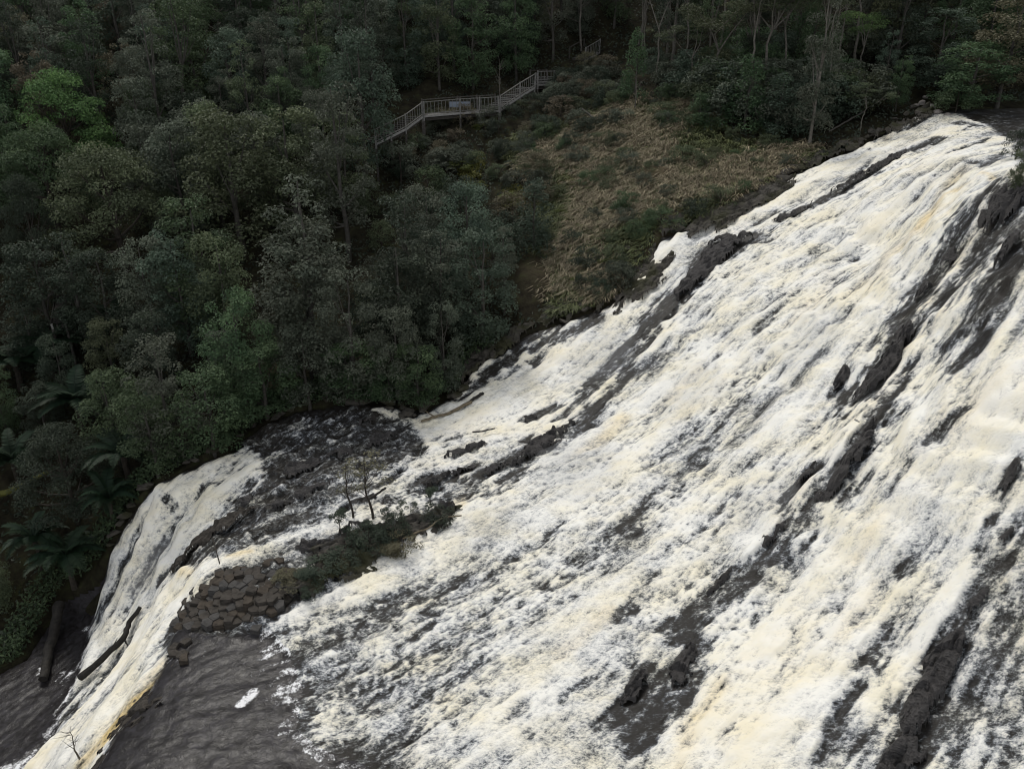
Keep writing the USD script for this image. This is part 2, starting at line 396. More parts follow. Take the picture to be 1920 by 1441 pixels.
for pts, w, v in (([(880, 815), (830, 830), (780, 850)], 24, 0.2), ([(890, 880), (840, 893), (790, 905)], 30, 0.16), ([(820, 915), (770, 925)], 14, 0.2), ([(760, 880), (700, 920)], 16, 0.25), ([(700, 935), (650, 948)], 14, 0.2)):
    stroke(pts, w, v, 0.7)
# --- the pool: lace at the foot of the fall, one splash
for pts, w, v in (([(540, 1215), (568, 1260), (562, 1320), (556, 1370), (590, 1402), (650, 1425), (720, 1445)], 46, 0.50), ([(478, 1298), (458, 1318)], 18, 0.75), ([(350, 1215), (330, 1235), (380, 1225)], 18, 0.32), ([(530, 1190), (500, 1180)], 30, 0.45)):
    stroke(pts, w, v, 1.0)
# --- the lower fall
for pts, w, v in (([(420, 905), (380, 910)], 12, 0.5), ([(310, 940), (330, 948)], 10, 0.35), ([(260, 1000), (230, 1060)], 14, 0.58), ([(280, 960), (250, 1010)], 14, 0.6), ([(350, 960), (300, 1020)], 16, 0.66),
                  ([(390, 1005), (330, 1060), (305, 1085)], 18, 0.24), ([(215, 1130), (200, 1200)], 10, 0.6), ([(330, 1160), (315, 1200)], 16, 0.42)):
    stroke(pts, w, v)
for pts, w, v in (([(190, 1140), (160, 1160)], 22, 0.42), ([(160, 1235), (125, 1265)], 26, 0.4), ([(110, 1360), (95, 1395), (60, 1420), (20, 1440)], 60, 0.66), ([(125, 1310), (105, 1350)], 34, 0.5), ([(60, 1415), (110, 1400)], 40, 0.8), ([(108, 1125), (98, 1150)], 15, 0.8), ([(78, 1255), (74, 1265)], 8, 0.7)):
    stroke(pts, w, v, 0.9)
# --- tannin: amber where the water is deep and smooth, cream in the foam
for pts, w, v in (([(1800, 325), (1760, 380), (1725, 430)], 30, 0.5), ([(1870, 335), (1820, 343)], 12, 0.7), ([(1800, 350), (1760, 380)], 16, 0.6), ([(1740, 400), (1690, 460), (1640, 520)], 36, 0.4), ([(1690, 235), (1660, 260)], 16, 0.4),
                  ([(300, 1285), (255, 1320), (215, 1375)], 26, 0.95), ([(320, 1240), (290, 1290), (230, 1370)], 50, 0.5), ([(370, 1065), (340, 1080)], 18, 0.55), ([(470, 1038), (430, 1046)], 14, 0.7), ([(260, 1290), (200, 1370)], 50, 0.3), ([(205, 1380), (160, 1430)], 40, 0.6),
                  ([(1160, 790), (1130, 830), (1090, 850)], 26, 0.45), ([(1140, 1150), (1060, 1230)], 34, 0.3), ([(1300, 700), (1260, 760)], 40, 0.25), ([(1560, 520), (1500, 600)], 40, 0.25), ([(1870, 720), (1820, 780)], 30, 0.2), ([(1650, 980), (1600, 1060)], 26, 0.2),
                  ([(1640, 1100), (1580, 1200)], 30, 0.2), ([(1290, 1370), (1270, 1440)], 40, 0.35), ([(830, 1320), (780, 1400)], 60, 0.25), ([(900, 1180), (840, 1260)], 60, 0.2), ([(1350, 1280), (1320, 1340)], 24, 0.3), ([(860, 935), (870, 950)], 20, 0.5)):
    stroke(pts, w, v, 1.0, 'add', AMBER)
AMBER = np.clip(0.8 * AMBER + 0.05 * (N3 * 0.8 + G3 * 0.6), 0, 1)
shore = gaussian_filter((CLS > 0).astype(np.float32), 4)
FOAM *= np.clip((shore - 0.56 + 0.05 * G2 + 0.05 * N1) / 0.28, 0.12, 1)
white = np.clip((FOAM - 0.25) / 0.4, 0, 1)
SPK = np.clip(1.0 + 0.5 * G3 - 0.3 * N3, 0.25, 2.0)
FIL = np.exp(-(N1 / 0.38) ** 2) - 0.33                       # threads of foam drawn out by the current
FIL2 = np.exp(-((N0 + 0.5 * G1) / 0.45) ** 2) - 0.38
thin = np.clip(1.15 - np.abs(FOAM - 0.36) / 0.30, 0, 1)
gzx, gzy = np.gradient(gaussian_filter(map_coordinates(TH, [(I0 * C0 + WX[0] + 76) / 0.5, (J0 * C0 + WY[0] - 4) / 0.5], order=1), 20), C0)
steep = np.clip(np.hypot(gzx, gzy) / 0.4, 0, 1.6)
runs = np.clip(steep * 1.2 - 0.25, 0.15, 1.2)                # on steep ground the froth is drawn out, on flat ground it boils
F = FOAM + white * (0.085 * N3 + 0.06 * G3 + (0.085 * N2 + 0.070 * N1) * runs + 0.03 * G2 * (1.3 - runs) - 0.035 + SPK * (0.045 * G1 + 0.055 * NW + 0.055 * N0)) + thin * (0.25 * FIL + 0.16 * FIL2 + 0.07 * N2 + 0.05 * NW + 0.04 * G1) + (1 - white) * (0.03 * G1 + 0.03 * N0)
# ledges across the fall
BASE = map_coordinates(TH, [(I0 * C0 + WX[0] + 76) / 0.5, (J0 * C0 + WY[0] - 4) / 0.5], order=3).astype(np.float32)
led = BASE + 0.5 * G3 * 0.5 + 0.18 * N3
ledge = (np.abs(((led / 1.15) % 1.0) - 0.5) - 0.25)
RELIEF = white * (steep ** 2 * (0.16 * ledge + 0.05 * N3) + 0.022 * N2 * runs + 0.022 * G2 + 0.008 * N1 + 0.010 * G1 + 0.008 * N0)
stream = gaussian_filter((CLS == 5).astype(np.float32), 3)
RELIEF += stream * (1 - white) * (0.09 * np.floor(G2 * 1.6) / 1.6 + 0.03 * G1 + 0.02 * N0)
RELIEF += gaussian_filter(np.clip(F - 0.5, -0.4, 0.4), 1.4) * 0.16 * np.minimum(steep + 0.3, 1)
Z = BASE + RELIEF + 0.06
# level water
rip = unit(gaussian_filter(rng.normal(size=XX.shape).astype(np.float32), (2.2, 2.6)))
for k, lev in ((4, -20.92), (6, -26.93), (2, None)):
    m = gaussian_filter((CLS == k).astype(np.float32), 4)
    flat = (BASE * 0.35 + lev * 0.65 if lev is not None else BASE) + 0.007 * rip + 0.004 * G2 + 0.003 * N1 + 0.004 * N2 + (RELIEF if k != 4 else 0) * 0.5
    Z = Z * (1 - m) + flat * m
ROCKS = []                                                   # rocks that stand out of the water are added further down


def field(a, x, y):
    return map_coordinates(a, [(np.asarray(x) - WX[0]) / C0, (np.asarray(y) - WY[0]) / C0], order=1, mode='nearest')


# ------------------------------------------------------------------ materials
LOOK = {}


def mat(name, nodes, links, surface):
    LOOK[name] = usdkit.material(stage, f'/World/Looks/{name}', nodes, links, surface=surface)


mat('white_water', {
    'f': ('attribute', {'attribute': 'foam'}), 'a': ('attribute', {'attribute': 'amber'}), 'g': ('geometry', {}),
    'map': ('mapping', {'rotation': (0, 0, 0.65), 'scale': (0.55, 1.0, 0.8)}),
    'n1': ('noise_texture', {'scale': 5.0, 'detail': 5.0, 'roughness': 0.75, 'distortion': 0.4}),
    'n2': ('noise_texture', {'scale': 15.0, 'detail': 3.0, 'roughness': 0.8}),
    'm1': ('math', {'math_type': 'multiply_add', 'value2': 1.0, 'value3': -0.5}), 'm2': ('math', {'math_type': 'multiply_add', 'value2': 1.2, 'value3': -0.6}),
    's1': ('math', {'math_type': 'add'}), 's3': ('math', {'math_type': 'add'}),
    'r': ('rgb_ramp', {'ramp': [(0.0, (.016, .0145, .013)), (0.22, (.024, .0225, .022)), (0.36, (.066, .070, .076)), (0.46, (.17, .18, .195)), (0.58, (.42, .427, .43)), (0.74, (.68, .672, .645)), (1.0, (.87, .855, .80))]}),
    'tn': ('noise_texture', {'scale': 0.8, 'detail': 4.0, 'roughness': 0.6}),
    'tr': ('rgb_ramp', {'ramp': [(0.40, (0.0, 0.0, 0.0)), (0.66, (0.8, 0.8, 0.8))]}),
    'c1': ('mix', {'mix_type': 'multiply', 'color2': (1.0, .935, .765)}),
    'c2': ('mix', {'mix_type': 'multiply', 'color2': (.93, .74, .40)}),
    'sb': ('math', {'math_type': 'add'}), 'rr': ('rgb_ramp', {'ramp': [(0.2, (.32, .32, .32)), (0.55, (.55, .55, .55))]}),
    'b': ('bump', {'strength': 0.35, 'distance': 0.08}),
    'p': ('principled_bsdf', {'specular_ior_level': 0.16})},
    [('g.position', 'map.vector'), ('map.vector', 'n1.vector'), ('map.vector', 'n2.vector'), ('n1.fac', 'm1.value1'), ('n2.fac', 'm2.value1'),
     ('f.fac', 's1.value1'), ('m1.value', 's1.value2'), ('s1.value', 's3.value1'), ('m2.value', 's3.value2'), ('s3.value', 'r.fac'),
     ('map.vector', 'tn.vector'), ('tn.fac', 'tr.fac'), ('tr.color', 'c1.fac'), ('r.color', 'c1.color1'), ('c1.color', 'c2.color1'), ('a.fac', 'c2.fac'), ('c2.color', 'p.base_color'),
     ('n1.fac', 'sb.value1'), ('n2.fac', 'sb.value2'), ('s3.value', 'rr.fac'), ('rr.color', 'p.roughness'), ('sb.value', 'b.height'), ('b.normal', 'p.normal')], 'p.BSDF')
mat('dark_water', {
    'f': ('attribute', {'attribute': 'foam'}), 'g': ('geometry', {}),
    'n1': ('noise_texture', {'scale': 5.0, 'detail': 4.0, 'roughness': 0.7, 'distortion': 0.8}), 'n2': ('noise_texture', {'scale': 15.0, 'detail': 3.0, 'roughness': 0.75}),
    'n3': ('noise_texture', {'scale': 2.4, 'detail': 4.0, 'roughness': 0.6, 'distortion': 1.5}),
    'm1': ('math', {'math_type': 'multiply_add', 'value2': 1.0, 'value3': -0.5}), 'm2': ('math', {'math_type': 'multiply_add', 'value2': 1.0, 'value3': -0.5}),
    's1': ('math', {'math_type': 'add'}), 's2': ('math', {'math_type': 'add'}),
    'cr': ('rgb_ramp', {'ramp': [(0.36, (.010, .0085, .0085)), (0.48, (.019, .017, .0175)), (0.66, (.030, .0275, .031))]}),
    'fr': ('rgb_ramp', {'ramp': [(0.30, (0, 0, 0)), (0.46, (.3, .3, .3)), (0.62, (1, 1, 1))]}),
    'c': ('mix', {'color2': (.78, .78, .79)}),
    'rr': ('rgb_ramp', {'ramp': [(0.2, (.30, .30, .30)), (0.5, (.5, .5, .5))]}),
    'b': ('bump', {'strength': 0.32, 'distance': 0.06}), 'p': ('principled_bsdf', {'ior': 1.33, 'specular_ior_level': 0.3})},
    [('g.position', 'n1.vector'), ('g.position', 'n2.vector'), ('g.position', 'n3.vector'), ('n1.fac', 'm1.value1'), ('n2.fac', 'm2.value1'), ('f.fac', 's1.value1'), ('m1.value', 's1.value2'), ('s1.value', 's2.value1'), ('m2.value', 's2.value2'),
     ('n3.fac', 'cr.fac'), ('s2.value', 'fr.fac'), ('fr.color', 'c.fac'), ('cr.color', 'c.color1'), ('c.color', 'p.base_color'), ('s2.value', 'rr.fac'), ('rr.color', 'p.roughness'), ('n1.fac', 'b.height'), ('b.normal', 'p.normal')], 'p.BSDF')


def rock_mat(name, lo, hi, rough, moss=None, scale=1.0):
    nodes = {'g': ('geometry', {}), 'map': ('mapping', {'rotation': (0.3, 0.5, 0.65), 'scale': (0.8 * scale, 1.0 * scale, 2.4 * scale)}),
             'n1': ('noise_texture', {'scale': 3.0, 'detail': 9.0, 'roughness': 0.68}), 'v': ('voronoi_texture', {'scale': 5.0, 'detail': 2.0}),
             'mx': ('math', {'math_type': 'multiply_add', 'value2': 0.25}),
             'r': ('rgb_ramp', {'ramp': [(0.38, lo), (0.60, tuple((np.array(lo) + hi) / 2)), (0.82, hi)]}),
             'b': ('bump', {'strength': 1.0, 'distance': 0.12}), 'p': ('principled_bsdf', {'roughness': rough, 'specular_ior_level': 0.15})}
    links = [('g.position', 'map.vector'), ('map.vector', 'n1.vector'), ('map.vector', 'v.vector'), ('v.distance', 'mx.value1'), ('n1.fac', 'mx.value3'), ('mx.value', 'r.fac'), ('mx.value', 'b.height'), ('b.normal', 'p.normal')]
    if moss:
        nodes |= {'n3': ('noise_texture', {'scale': 0.9, 'detail': 5.0}), 'mr': ('rgb_ramp', {'ramp': [(0.48, (0, 0, 0)), (0.66, (.8, .8, .8))]}), 'c': ('mix', {'color2': moss})}
        links += [('g.position', 'n3.vector'), ('n3.fac', 'mr.fac'), ('mr.color', 'c.fac'), ('r.color', 'c.color1'), ('c.color', 'p.base_color')]
    else:
        links += [('r.color', 'p.base_color')]
    mat(name, nodes, links, 'p.BSDF')


rock_mat('wet_basalt', (.007, .0068, .0072), (.080, .075, .073), 0.45, scale=2.4)
rock_mat('basalt', (.018, .016, .013), (.062, .054, .046), 0.6)
rock_mat('bank_rock', (.012, .011, .0095), (.075, .068, .058), 0.65, moss=(.035, .036, .014))
rock_mat('pale_stone', (.10, .09, .085), (.30, .27, .25), 0.7)
mat('soil', {
    'g': ('geometry', {}), 'a': ('attribute', {'attribute': 'dry'}),
    'n1': ('noise_texture', {'scale': 1.6, 'detail': 8.0, 'roughness': 0.65}), 'n2': ('noise_texture', {'scale': 0.35, 'detail': 5.0}),
    'r1': ('rgb_ramp', {'ramp': [(0.35, (.012, .010, .007)), (0.55, (.026, .024, .014)), (0.72, (.040, .045, .018))]}),
    'r2': ('rgb_ramp', {'ramp': [(0.35, (.045, .034, .022)), (0.5, (.085, .068, .042)), (0.65, (.06, .058, .028))]}),
    'm': ('mix', {}), 'b': ('bump', {'strength': 0.8, 'distance': 0.2}), 'p': ('principled_bsdf', {'roughness': 0.95, 'specular_ior_level': 0.1})},
    [('g.position', 'n1.vector'), ('g.position', 'n2.vector'), ('n1.fac', 'r1.fac'), ('n1.fac', 'r2.fac'), ('a.fac', 'm.fac'), ('r1.color', 'm.color1'), ('r2.color', 'm.color2'), ('m.color', 'p.base_color'), ('n1.fac', 'b.height'), ('b.normal', 'p.normal')], 'p.BSDF')

# ------------------------------------------------------------------ ground
G = wpoly([(985, 275), (1080, 215), (1180, 190), (1290, 195), (1330, 250), (1420, 262), (1500, 300), (1400, 375), (1290, 425), (1232, 445), (1200, 500), (1150, 562), (1060, 560), (1000, 520), (1030, 420), (1000, 330)])
DRY = gaussian_filter(shapely.contains_xy(G, gx.ravel(), gy.ravel()).reshape(gx.shape).astype(float), 2.2)
EX, EY = np.arange(-75, 85.01, 0.4), np.arange(4.5, 110.5, 0.4)
ex, ey = np.meshgrid(EX, EY, indexing='ij')
ez = H(ex, ey) + 0.16 * unit(gaussian_filter(rng.normal(size=ex.shape), 1.6)) + 0.22 * unit(gaussian_filter(rng.normal(size=ex.shape), 4))
wet = np.zeros(ex.shape, bool)
for p in (P_FALL, P_RIVER, P_LOWFALL, P_LOWPOOL, P_POOL, P_STREAM):
    wet |= shapely.contains_xy(p.buffer(0.15), ex.ravel(), ey.ravel()).reshape(ex.shape)
WETF = gaussian_filter(wet.astype(float), 1.0)
ez = np.where(wet, H(ex, ey) - 0.9, ez)
n, m = ex.shape
idx = np.arange(n * m).reshape(n, m)
quads = np.stack([idx[:-1, :-1], idx[1:, :-1], idx[1:, 1:], idx[:-1, 1:]], -1).reshape(-1, 4)
dry = map_coordinates(DRY, [(ex.ravel() + 76) / 0.5, (ey.ravel() - 4) / 0.5], order=1)
obj('ground', (np.c_[ex.ravel(), ey.ravel(), ez.ravel()], quads), 'soil', smooth=True, attrs={'dry': dry}, kind='structure')

# ------------------------------------------------------------------ the water surfaces, one fine grid cut along the shores
dy = []
y = 7.0
while y < 57.5:
    dy.append(y); y += 0.030 + 0.0011 * (y - 7)
MX, MY = np.arange(-26.5, 36.5, 0.052), np.array(dy)
mx, my = np.meshgrid(MX, MY, indexing='ij')
fx = field(CLS.astype(np.float32), mx, my)
cls = CLS[np.clip(np.rint((mx - WX[0]) / C0).astype(int), 0, len(WX) - 1), np.clip(np.rint((my - WY[0]) / C0).astype(int), 0, len(WY) - 1)]
mz = field(Z, mx, my)
qx, qy = project(np.stack([mx, my, mz], -1))
seen = (qx > -130) & (qx < 2050) & (qy > -60) & (qy < 1560)
n, m = mx.shape
idx = np.arange(n * m).reshape(n, m)
fm, am = field(F, mx, my), field(AMBER, mx, my)
fc = np.where(seen[:-1, :-1] & seen[1:, 1:], cls[:-1, :-1], 0)
for k, name, look, label, cat in ((1, 'waterfall', 'white_water', 'broad foaming white waterfall spreading down the dark stepped rock face', 'waterfall'), (2, 'river', 'white_water', None, None),
                                  (3, 'waterfall', 'white_water', 'smaller white lower waterfall dropping off the rock ledge beside the ferns', 'waterfall'),
                                  (5, 'stream', 'white_water', None, None), (4, 'pool', 'dark_water', None, None), (6, 'pool', 'dark_water', None, None)):
    s = fc == k
    q = np.stack([idx[:-1, :-1][s], idx[1:, :-1][s], idx[1:, 1:][s], idx[:-1, 1:][s]], -1)
    use, inv = np.unique(q, return_inverse=True)
    q = inv.reshape(q.shape)
    v = np.c_[mx.ravel()[use], my.ravel()[use], mz.ravel()[use]]
    obj(name, (v, q), look, smooth=True, attrs={'foam': fm.ravel()[use], 'amber': am.ravel()[use]}, label=label, cat=cat, kind=None if cat else 'structure')

# ------------------------------------------------------------------ rocks that stand out of the water
def outcrop(pts, wpx, label, h=0.30, mat_='wet_basalt', seed=0, base=0.05, name='rock_outcrop', cat='rock'):
    """one block of dark jointed rock with broken ledges, laid along a line of the photograph"""
    r = np.random.default_rng(seed)
    q, t = hits(pts)
    w = wpx * t.mean() / FPX / 2
    lo, hi = q[:, :2].min(0) - w * 1.8 - 0.2, q[:, :2].max(0) + w * 1.8 + 0.2
    c = max(0.05, min(0.075, t.mean() * 0.0017))
    x, y = np.meshgrid(np.arange(lo[0], hi[0], c), np.arange(lo[1], hi[1], c), indexing='ij')
    d = np.full(x.shape, np.inf); along = np.zeros(x.shape); run = 0.0
    for a, b in zip(q[:-1, :2], q[1:, :2]):
        e = b - a
        k = np.clip(((x - a[0]) * e[0] + (y - a[1]) * e[1]) / (e @ e), 0, 1)
        dd = np.hypot(x - a[0] - k * e[0], y - a[1] - k * e[1])
        along = np.where(dd < d, run + k * np.linalg.norm(e), along); d = np.minimum(d, dd); run += np.linalg.norm(e)
    n1 = unit(gaussian_filter(r.normal(size=x.shape), 5)); n2 = unit(gaussian_filter(r.normal(size=x.shape), 1.6)); n3 = unit(gaussian_filter(r.normal(size=x.shape), 11))
    u = d / w + 0.26 * n3 + 0.22 * n1 + 0.16 * n2
    n0f = field(N0, x, y)
    u = u + 0.22 * field(N1, x, y) + 0.20 * field(N2, x, y) + 0.16 * n0f
    taper = np.minimum(1, np.minimum(along, run - along) / (0.35 * run + 1e-6) + 0.45)
    u = u / taper
    step = 0.26 + 0.08 * (seed % 3)
    tau = (along + 0.5 * d * (1 if seed % 2 else -1) + 0.10 * n1 + 0.16 * n3) / step
    saw = tau - np.floor(tau)
    block = np.floor(tau) + 7 * np.floor((d + 0.12 * n3 + 0.05 * n1) / 0.34)
    jit = (np.sin(block * 12.9898) * 43758.5453) % 1.0
    z = H(x, y) + 0.06 + base + 0.03 * n0f + 0.7 * h * np.sqrt(np.clip(1.15 - u ** 2, 0, 1)) + 0.10 * (saw - 0.4) + 0.16 * (jit - 0.5) + 0.05 * n2 + 0.05 * n1 - 0.9 * np.clip(u - 0.95, 0, 1) ** 1.2
    keep = u < 1.2
    n, m = x.shape
    idx = np.arange(n * m).reshape(n, m)
    s = keep[:-1, :-1] & keep[1:, 1:] & keep[1:, :-1] & keep[:-1, 1:]
    f = np.stack([idx[:-1, :-1][s], idx[1:, :-1][s], idx[1:, 1:][s], idx[:-1, 1:][s]], -1)
    from scipy.sparse import coo_matrix
    from scipy.sparse.csgraph import connected_components
    e_ = np.vstack([f[:, [0, 1]], f[:, [1, 2]], f[:, [2, 3]]])
    comp = connected_components(coo_matrix((np.ones(len(e_)), (e_[:, 0], e_[:, 1])), shape=(n * m, n * m)), directed=False)[1][f[:, 0]]
    f = f[comp == np.bincount(comp).argmax()]                # one piece of rock
    use, inv = np.unique(f, return_inverse=True)
    return obj(name, (np.c_[x.ravel()[use], y.ravel()[use], z.ravel()[use]], inv.reshape(f.shape)), mat_, smooth=40, label=label, cat=cat)


for i, (pts, w, label, h) in enumerate((
        ([(1408, 450), (1370, 458), (1325, 492), (1285, 535), (1262, 562)], 40, 'long dark rock rib dividing the white water near the grassy bank', 0.35),
        ([(1710, 282), (1650, 315), (1600, 345), (1560, 368)], 17, 'narrow dark rock rib slanting down from the brink of the waterfall', 0.30),
        ([(1535, 382), (1500, 398), (1450, 420)], 13, 'small low rock strip just below the narrow rib near the brink', 0.22),
        ([(1062, 808), (1020, 835), (985, 862)], 50, 'large dark rock hump between the cascades at the foot of the fall', 0.40),
        ([(985, 868), (940, 882), (912, 890)], 24, 'low tail of dark rock stretching left from the large hump', 0.25),
        ([(1692, 645), (1665, 690), (1635, 738)], 54, 'broadest dark rock block in the middle of the big fall', 0.45),
        ([(1702, 608), (1690, 640)], 24, 'small dark rock just above the broadest block in the fall', 0.30),
        ([(1582, 695), (1572, 728)], 20, 'small dark rock alone to the left of the broadest block', 0.28),
        ([(1655, 782), (1625, 825), (1590, 880), (1552, 935)], 36, 'long layered rock face with a pale stick lying on it', 0.42),
        ([(1522, 884), (1486, 920)], 18, 'slim dark rock splinter left of the long layered rock face', 0.25),
        ([(1905, 868), (1882, 925)], 28, 'dark rock by the right border halfway down the fall', 0.35),
        ([(1900, 998), (1862, 1030)], 22, 'short dark rock ridge below the rock at the right border', 0.30),
        ([(1850, 1110), (1815, 1165)], 34, 'upper broken rock of the dark band in the lower right of the fall', 0.30),
        ([(1800, 1190), (1760, 1265), (1712, 1335), (1690, 1372)], 50, 'largest ribbed black rock in the lower right of the fall', 0.45),
        ([(1710, 1400), (1672, 1441), (1640, 1480)], 40, 'ribbed black rock cut by the lower border of the picture', 0.35),
        ([(1296, 1215), (1280, 1255), (1262, 1290)], 36, 'squat black rock in the lower middle of the big fall', 0.16),
        ([(1205, 1270), (1170, 1318)], 24, 'thin dark rock left of the squat black rock', 0.12),
        ([(1480, 985), (1440, 1012), (1415, 1030)], 20, 'dark rock sliver below the long layered rock face', 0.25),
        ([(1370, 1075), (1320, 1120)], 16, 'thin dark rock edge in the grey veil left of centre fall', 0.2),
        ([(1790, 470), (1765, 505)], 22, 'upper of two small rocks in the grey right arm of the fall', 0.3),
        ([(1735, 535), (1722, 565)], 18, 'lower of two small rocks in the grey right arm of the fall', 0.28),
        ([(1905, 380), (1880, 400), (1855, 425)], 46, 'craggy dark rock under the green shrub at the brink', 0.6),
        ([(1846, 405), (1825, 432)], 30, 'dark rock left of the craggy rock at the brink', 0.4),
        ([(1900, 445), (1870, 490)], 26, 'dark rock below the craggy rock at the brink', 0.35),
        ([(905, 838), (870, 850), (840, 858)], 22, 'greenish rock in the cascades below the long driftwood pole', 0.25),
        ([(885, 878), (840, 895), (800, 908)], 24, 'dark flat rock in the cascades above the shrubby island', 0.25),
        ([(1000, 785), (980, 792)], 18, 'small dark rock in the foam beside the steep white chute', 0.2),
        ([(475, 940), (450, 948)], 20, 'small boulder at the brink of the lower waterfall', 0.3),
        ([(845, 955), (815, 975), (790, 990)], 40, 'dark rock at the upper end of the shrubby island', 0.35),
        ([(590, 868), (560, 880), (530, 890)], 30, 'flat wet rock in the brown stream above the middle chute', 0.2), ([(660, 845), (625, 858)], 26, 'low rock in the brown stream between two foam threads', 0.2),
        ([(725, 825), (690, 838)], 30, 'dark flat rock in the brown stream below the bank trees', 0.2), ([(640, 905), (600, 915), (560, 930)], 26, 'long low rock in the brown stream upstream of the columns', 0.22),
        ([(545, 945), (505, 960)], 30, 'rounded rock in the brown stream by the middle chute', 0.25), ([(690, 792), (640, 805)], 20, 'small wet rock in the brown stream near the far bank', 0.18),
        ([(600, 1022), (560, 1030)], 22, 'flat rock splitting the white channel above the columns', 0.2), ([(690, 985), (640, 1000)], 16, 'dark rock on the island side of the white channel', 0.2))):
    outcrop(pts, w * 0.85, label, h, seed=11 + i)
outcrop([(300, 1318), (262, 1340), (235, 1372), (205, 1420), (195, 1450)], 60, 'rough dark rock lip between the pool and the lower waterfall', 0.22, 'basalt', 71)
outcrop([(470, 965), (420, 985), (380, 1010), (345, 1050), (318, 1080)], 34, 'craggy basalt wall dividing the two chutes of the lower waterfall', 0.35, 'basalt', 72)
outcrop([(720, 1010), (660, 1045), (600, 1085), (560, 1112)], 80, 'dark soil covered rock island below the cascades', 0.35, 'bank_rock', 73, name='rock_island')
outcrop([(860, 960), (800, 985), (720, 1015)], 50, 'rocky upper part of the island under the dark shrubs', 0.3, 'bank_rock', 74, name='rock_island')

# --- the ledge of six-sided basalt columns
LOOK_COL = ['basalt', 'basalt', 'basalt_brown', 'basalt_grey']
rock_mat('basalt_brown', (.019, .015, .012), (.066, .054, .042), 0.6)
rock_mat('basalt_grey', (.020, .019, .019), (.072, .068, .064), 0.5)


def columns(outline, label, pitch=0.36, lift=0.20, drop=None, seed=0):
    P = wpoly(outline)
    r = np.random.default_rng(seed)
    lo, hi = np.array(P.bounds[:2]) - 2, np.array(P.bounds[2:]) + 2
    pts = []
    for j, yy in enumerate(np.arange(lo[1], hi[1], pitch * 0.866)):
        for xx in np.arange(lo[0] + (j % 2) * pitch / 2, hi[0], pitch):
            pts.append((xx, yy))
    pts = np.array(pts) + r.normal(size=(len(pts), 2)) * pitch * 0.17
    from scipy.spatial import Voronoi
    vor = Voronoi(pts)
    root = thing('basalt_ledge', (0, 0, 0))
    tag(root, label=label, kind='structure')
    for i, p in enumerate(pts):
        reg = vor.regions[vor.point_region[i]]
        if -1 in reg or not shapely.contains_xy(P, *p):
            continue
        poly = vor.vertices[reg]
        c = poly.mean(0)
        a = np.argsort(np.arctan2(*(poly - c).T[::-1])); poly = poly[a]
        k = len(poly)
        e = P.exterior.distance(shapely.Point(p))
        if r.random() < 0.04 + 0.35 * (e < 0.25):
            continue
        top = float(H(*c)) + 0.06 + lift * min(1, 0.25 + e / 0.9) + r.choice([-0.14, -0.07, -0.03, 0, 0.03, 0.07]) + 0.12 * math.sin(c[0] * 1.3 + c[1] * 1.9) + r.normal() * 0.015
        tilt = r.normal(size=2) * 0.045 + [-0.03, 0.10]
        rings = []
        for s, z in ((0.99, -0.7), (0.975, -0.02), (0.93, 0.0)):
            xy = c + (poly - c) * s * (1 + r.normal(size=(k, 1)) * 0.02)
            rings.append(np.c_[xy, top + z + (xy - c) @ tilt * (z > -0.5)])
        v = np.vstack(rings + [[[c[0], c[1], top + 0.004]]])
        f = []
        for s in range(2):
            for j in range(k):
                m_ = (j + 1) % k
                f += [(s * k + j, s * k + m_, s * k + k + m_), (s * k + j, s * k + k + m_, s * k + k + j)]
        f += [(2 * k + j, 2 * k + (j + 1) % k, 3 * k) for j in range(k)]
        obj('column', (v, np.array(f)), LOOK_COL[r.integers(4)], parent=root.GetPath())
    return root


columns([(430, 1062), (470, 1045), (520, 1052), (570, 1068), (612, 1072), (590, 1110), (545, 1135), (505, 1168), (468, 1186), (420, 1188), (372, 1190), (335, 1178), (318, 1158), (345, 1125), (385, 1098)], 'ledge of dark six sided basalt columns above the pool', seed=3)
columns([(330, 1195), (352, 1200), (350, 1235), (335, 1262), (325, 1290), (310, 1290), (318, 1240), (322, 1210)], 'short row of basalt columns at the corner of the pool beside the lower waterfall', lift=0.12, seed=4)

# --- blocks of rock along the far bank and loose stones
def boulder(r, s, flat=0.6, n=16):
    import manifold3d
    p = norm(r.normal(size=(n, 3))) * (0.75 + 0.35 * r.random((n, 1))) * np.asarray(s)
    p[:, 2] *= flat
    m = manifold3d.Manifold.hull_points(p.astype(np.float32))
    m = m.to_mesh()
    return np.array(m.vert_properties[:, :3]), np.array(m.tri_verts)


for i, (pts, w, label, h) in enumerate((
        ([(1480, 340), (1440, 362), (1380, 398), (1310, 432)], 62, 'broken rock bank between the dry grass and the upper edge of the fall', 0.25),
        ([(1290, 425), (1262, 432), (1245, 446)], 62, 'rock shoulder jutting out where the fall steepens by the grass', 0.3),
        ([(1222, 478), (1200, 520), (1165, 566)], 84, 'dark rock wall beside the steep white chute', 0.3),
        ([(1140, 560), (1080, 578), (1020, 605)], 40, 'low rock strip along the thin veil of water', 0.2),
        ([(1745, 214), (1690, 240), (1630, 262)], 22, 'thin dark slabs lining the bank just left of the brink', 0.2),
        ([(1620, 262), (1560, 292), (1500, 318)], 26, 'slanting rock strata on the bank below the fallen trunk', 0.2),
        ([(980, 622), (920, 655), (872, 690), (850, 735)], 40, 'black wet earth bank under the thin veil of water', 0.2))):
    outcrop(pts, w, label, h, 'bank_rock', 131 + i, 0.1, name='rock_bank', cat='rock bank')
r = np.random.default_rng(21)
edge = np.array(FAR_EDGE + [(760, 775), (690, 760), (620, 755), (560, 770), (500, 792), (440, 830), (370, 868), (290, 905), (240, 960), (205, 1030)], float)
eq, et = hits(edge)
L = np.r_[0, np.cumsum(np.linalg.norm(np.diff(eq[:, :2], axis=0), axis=1))]
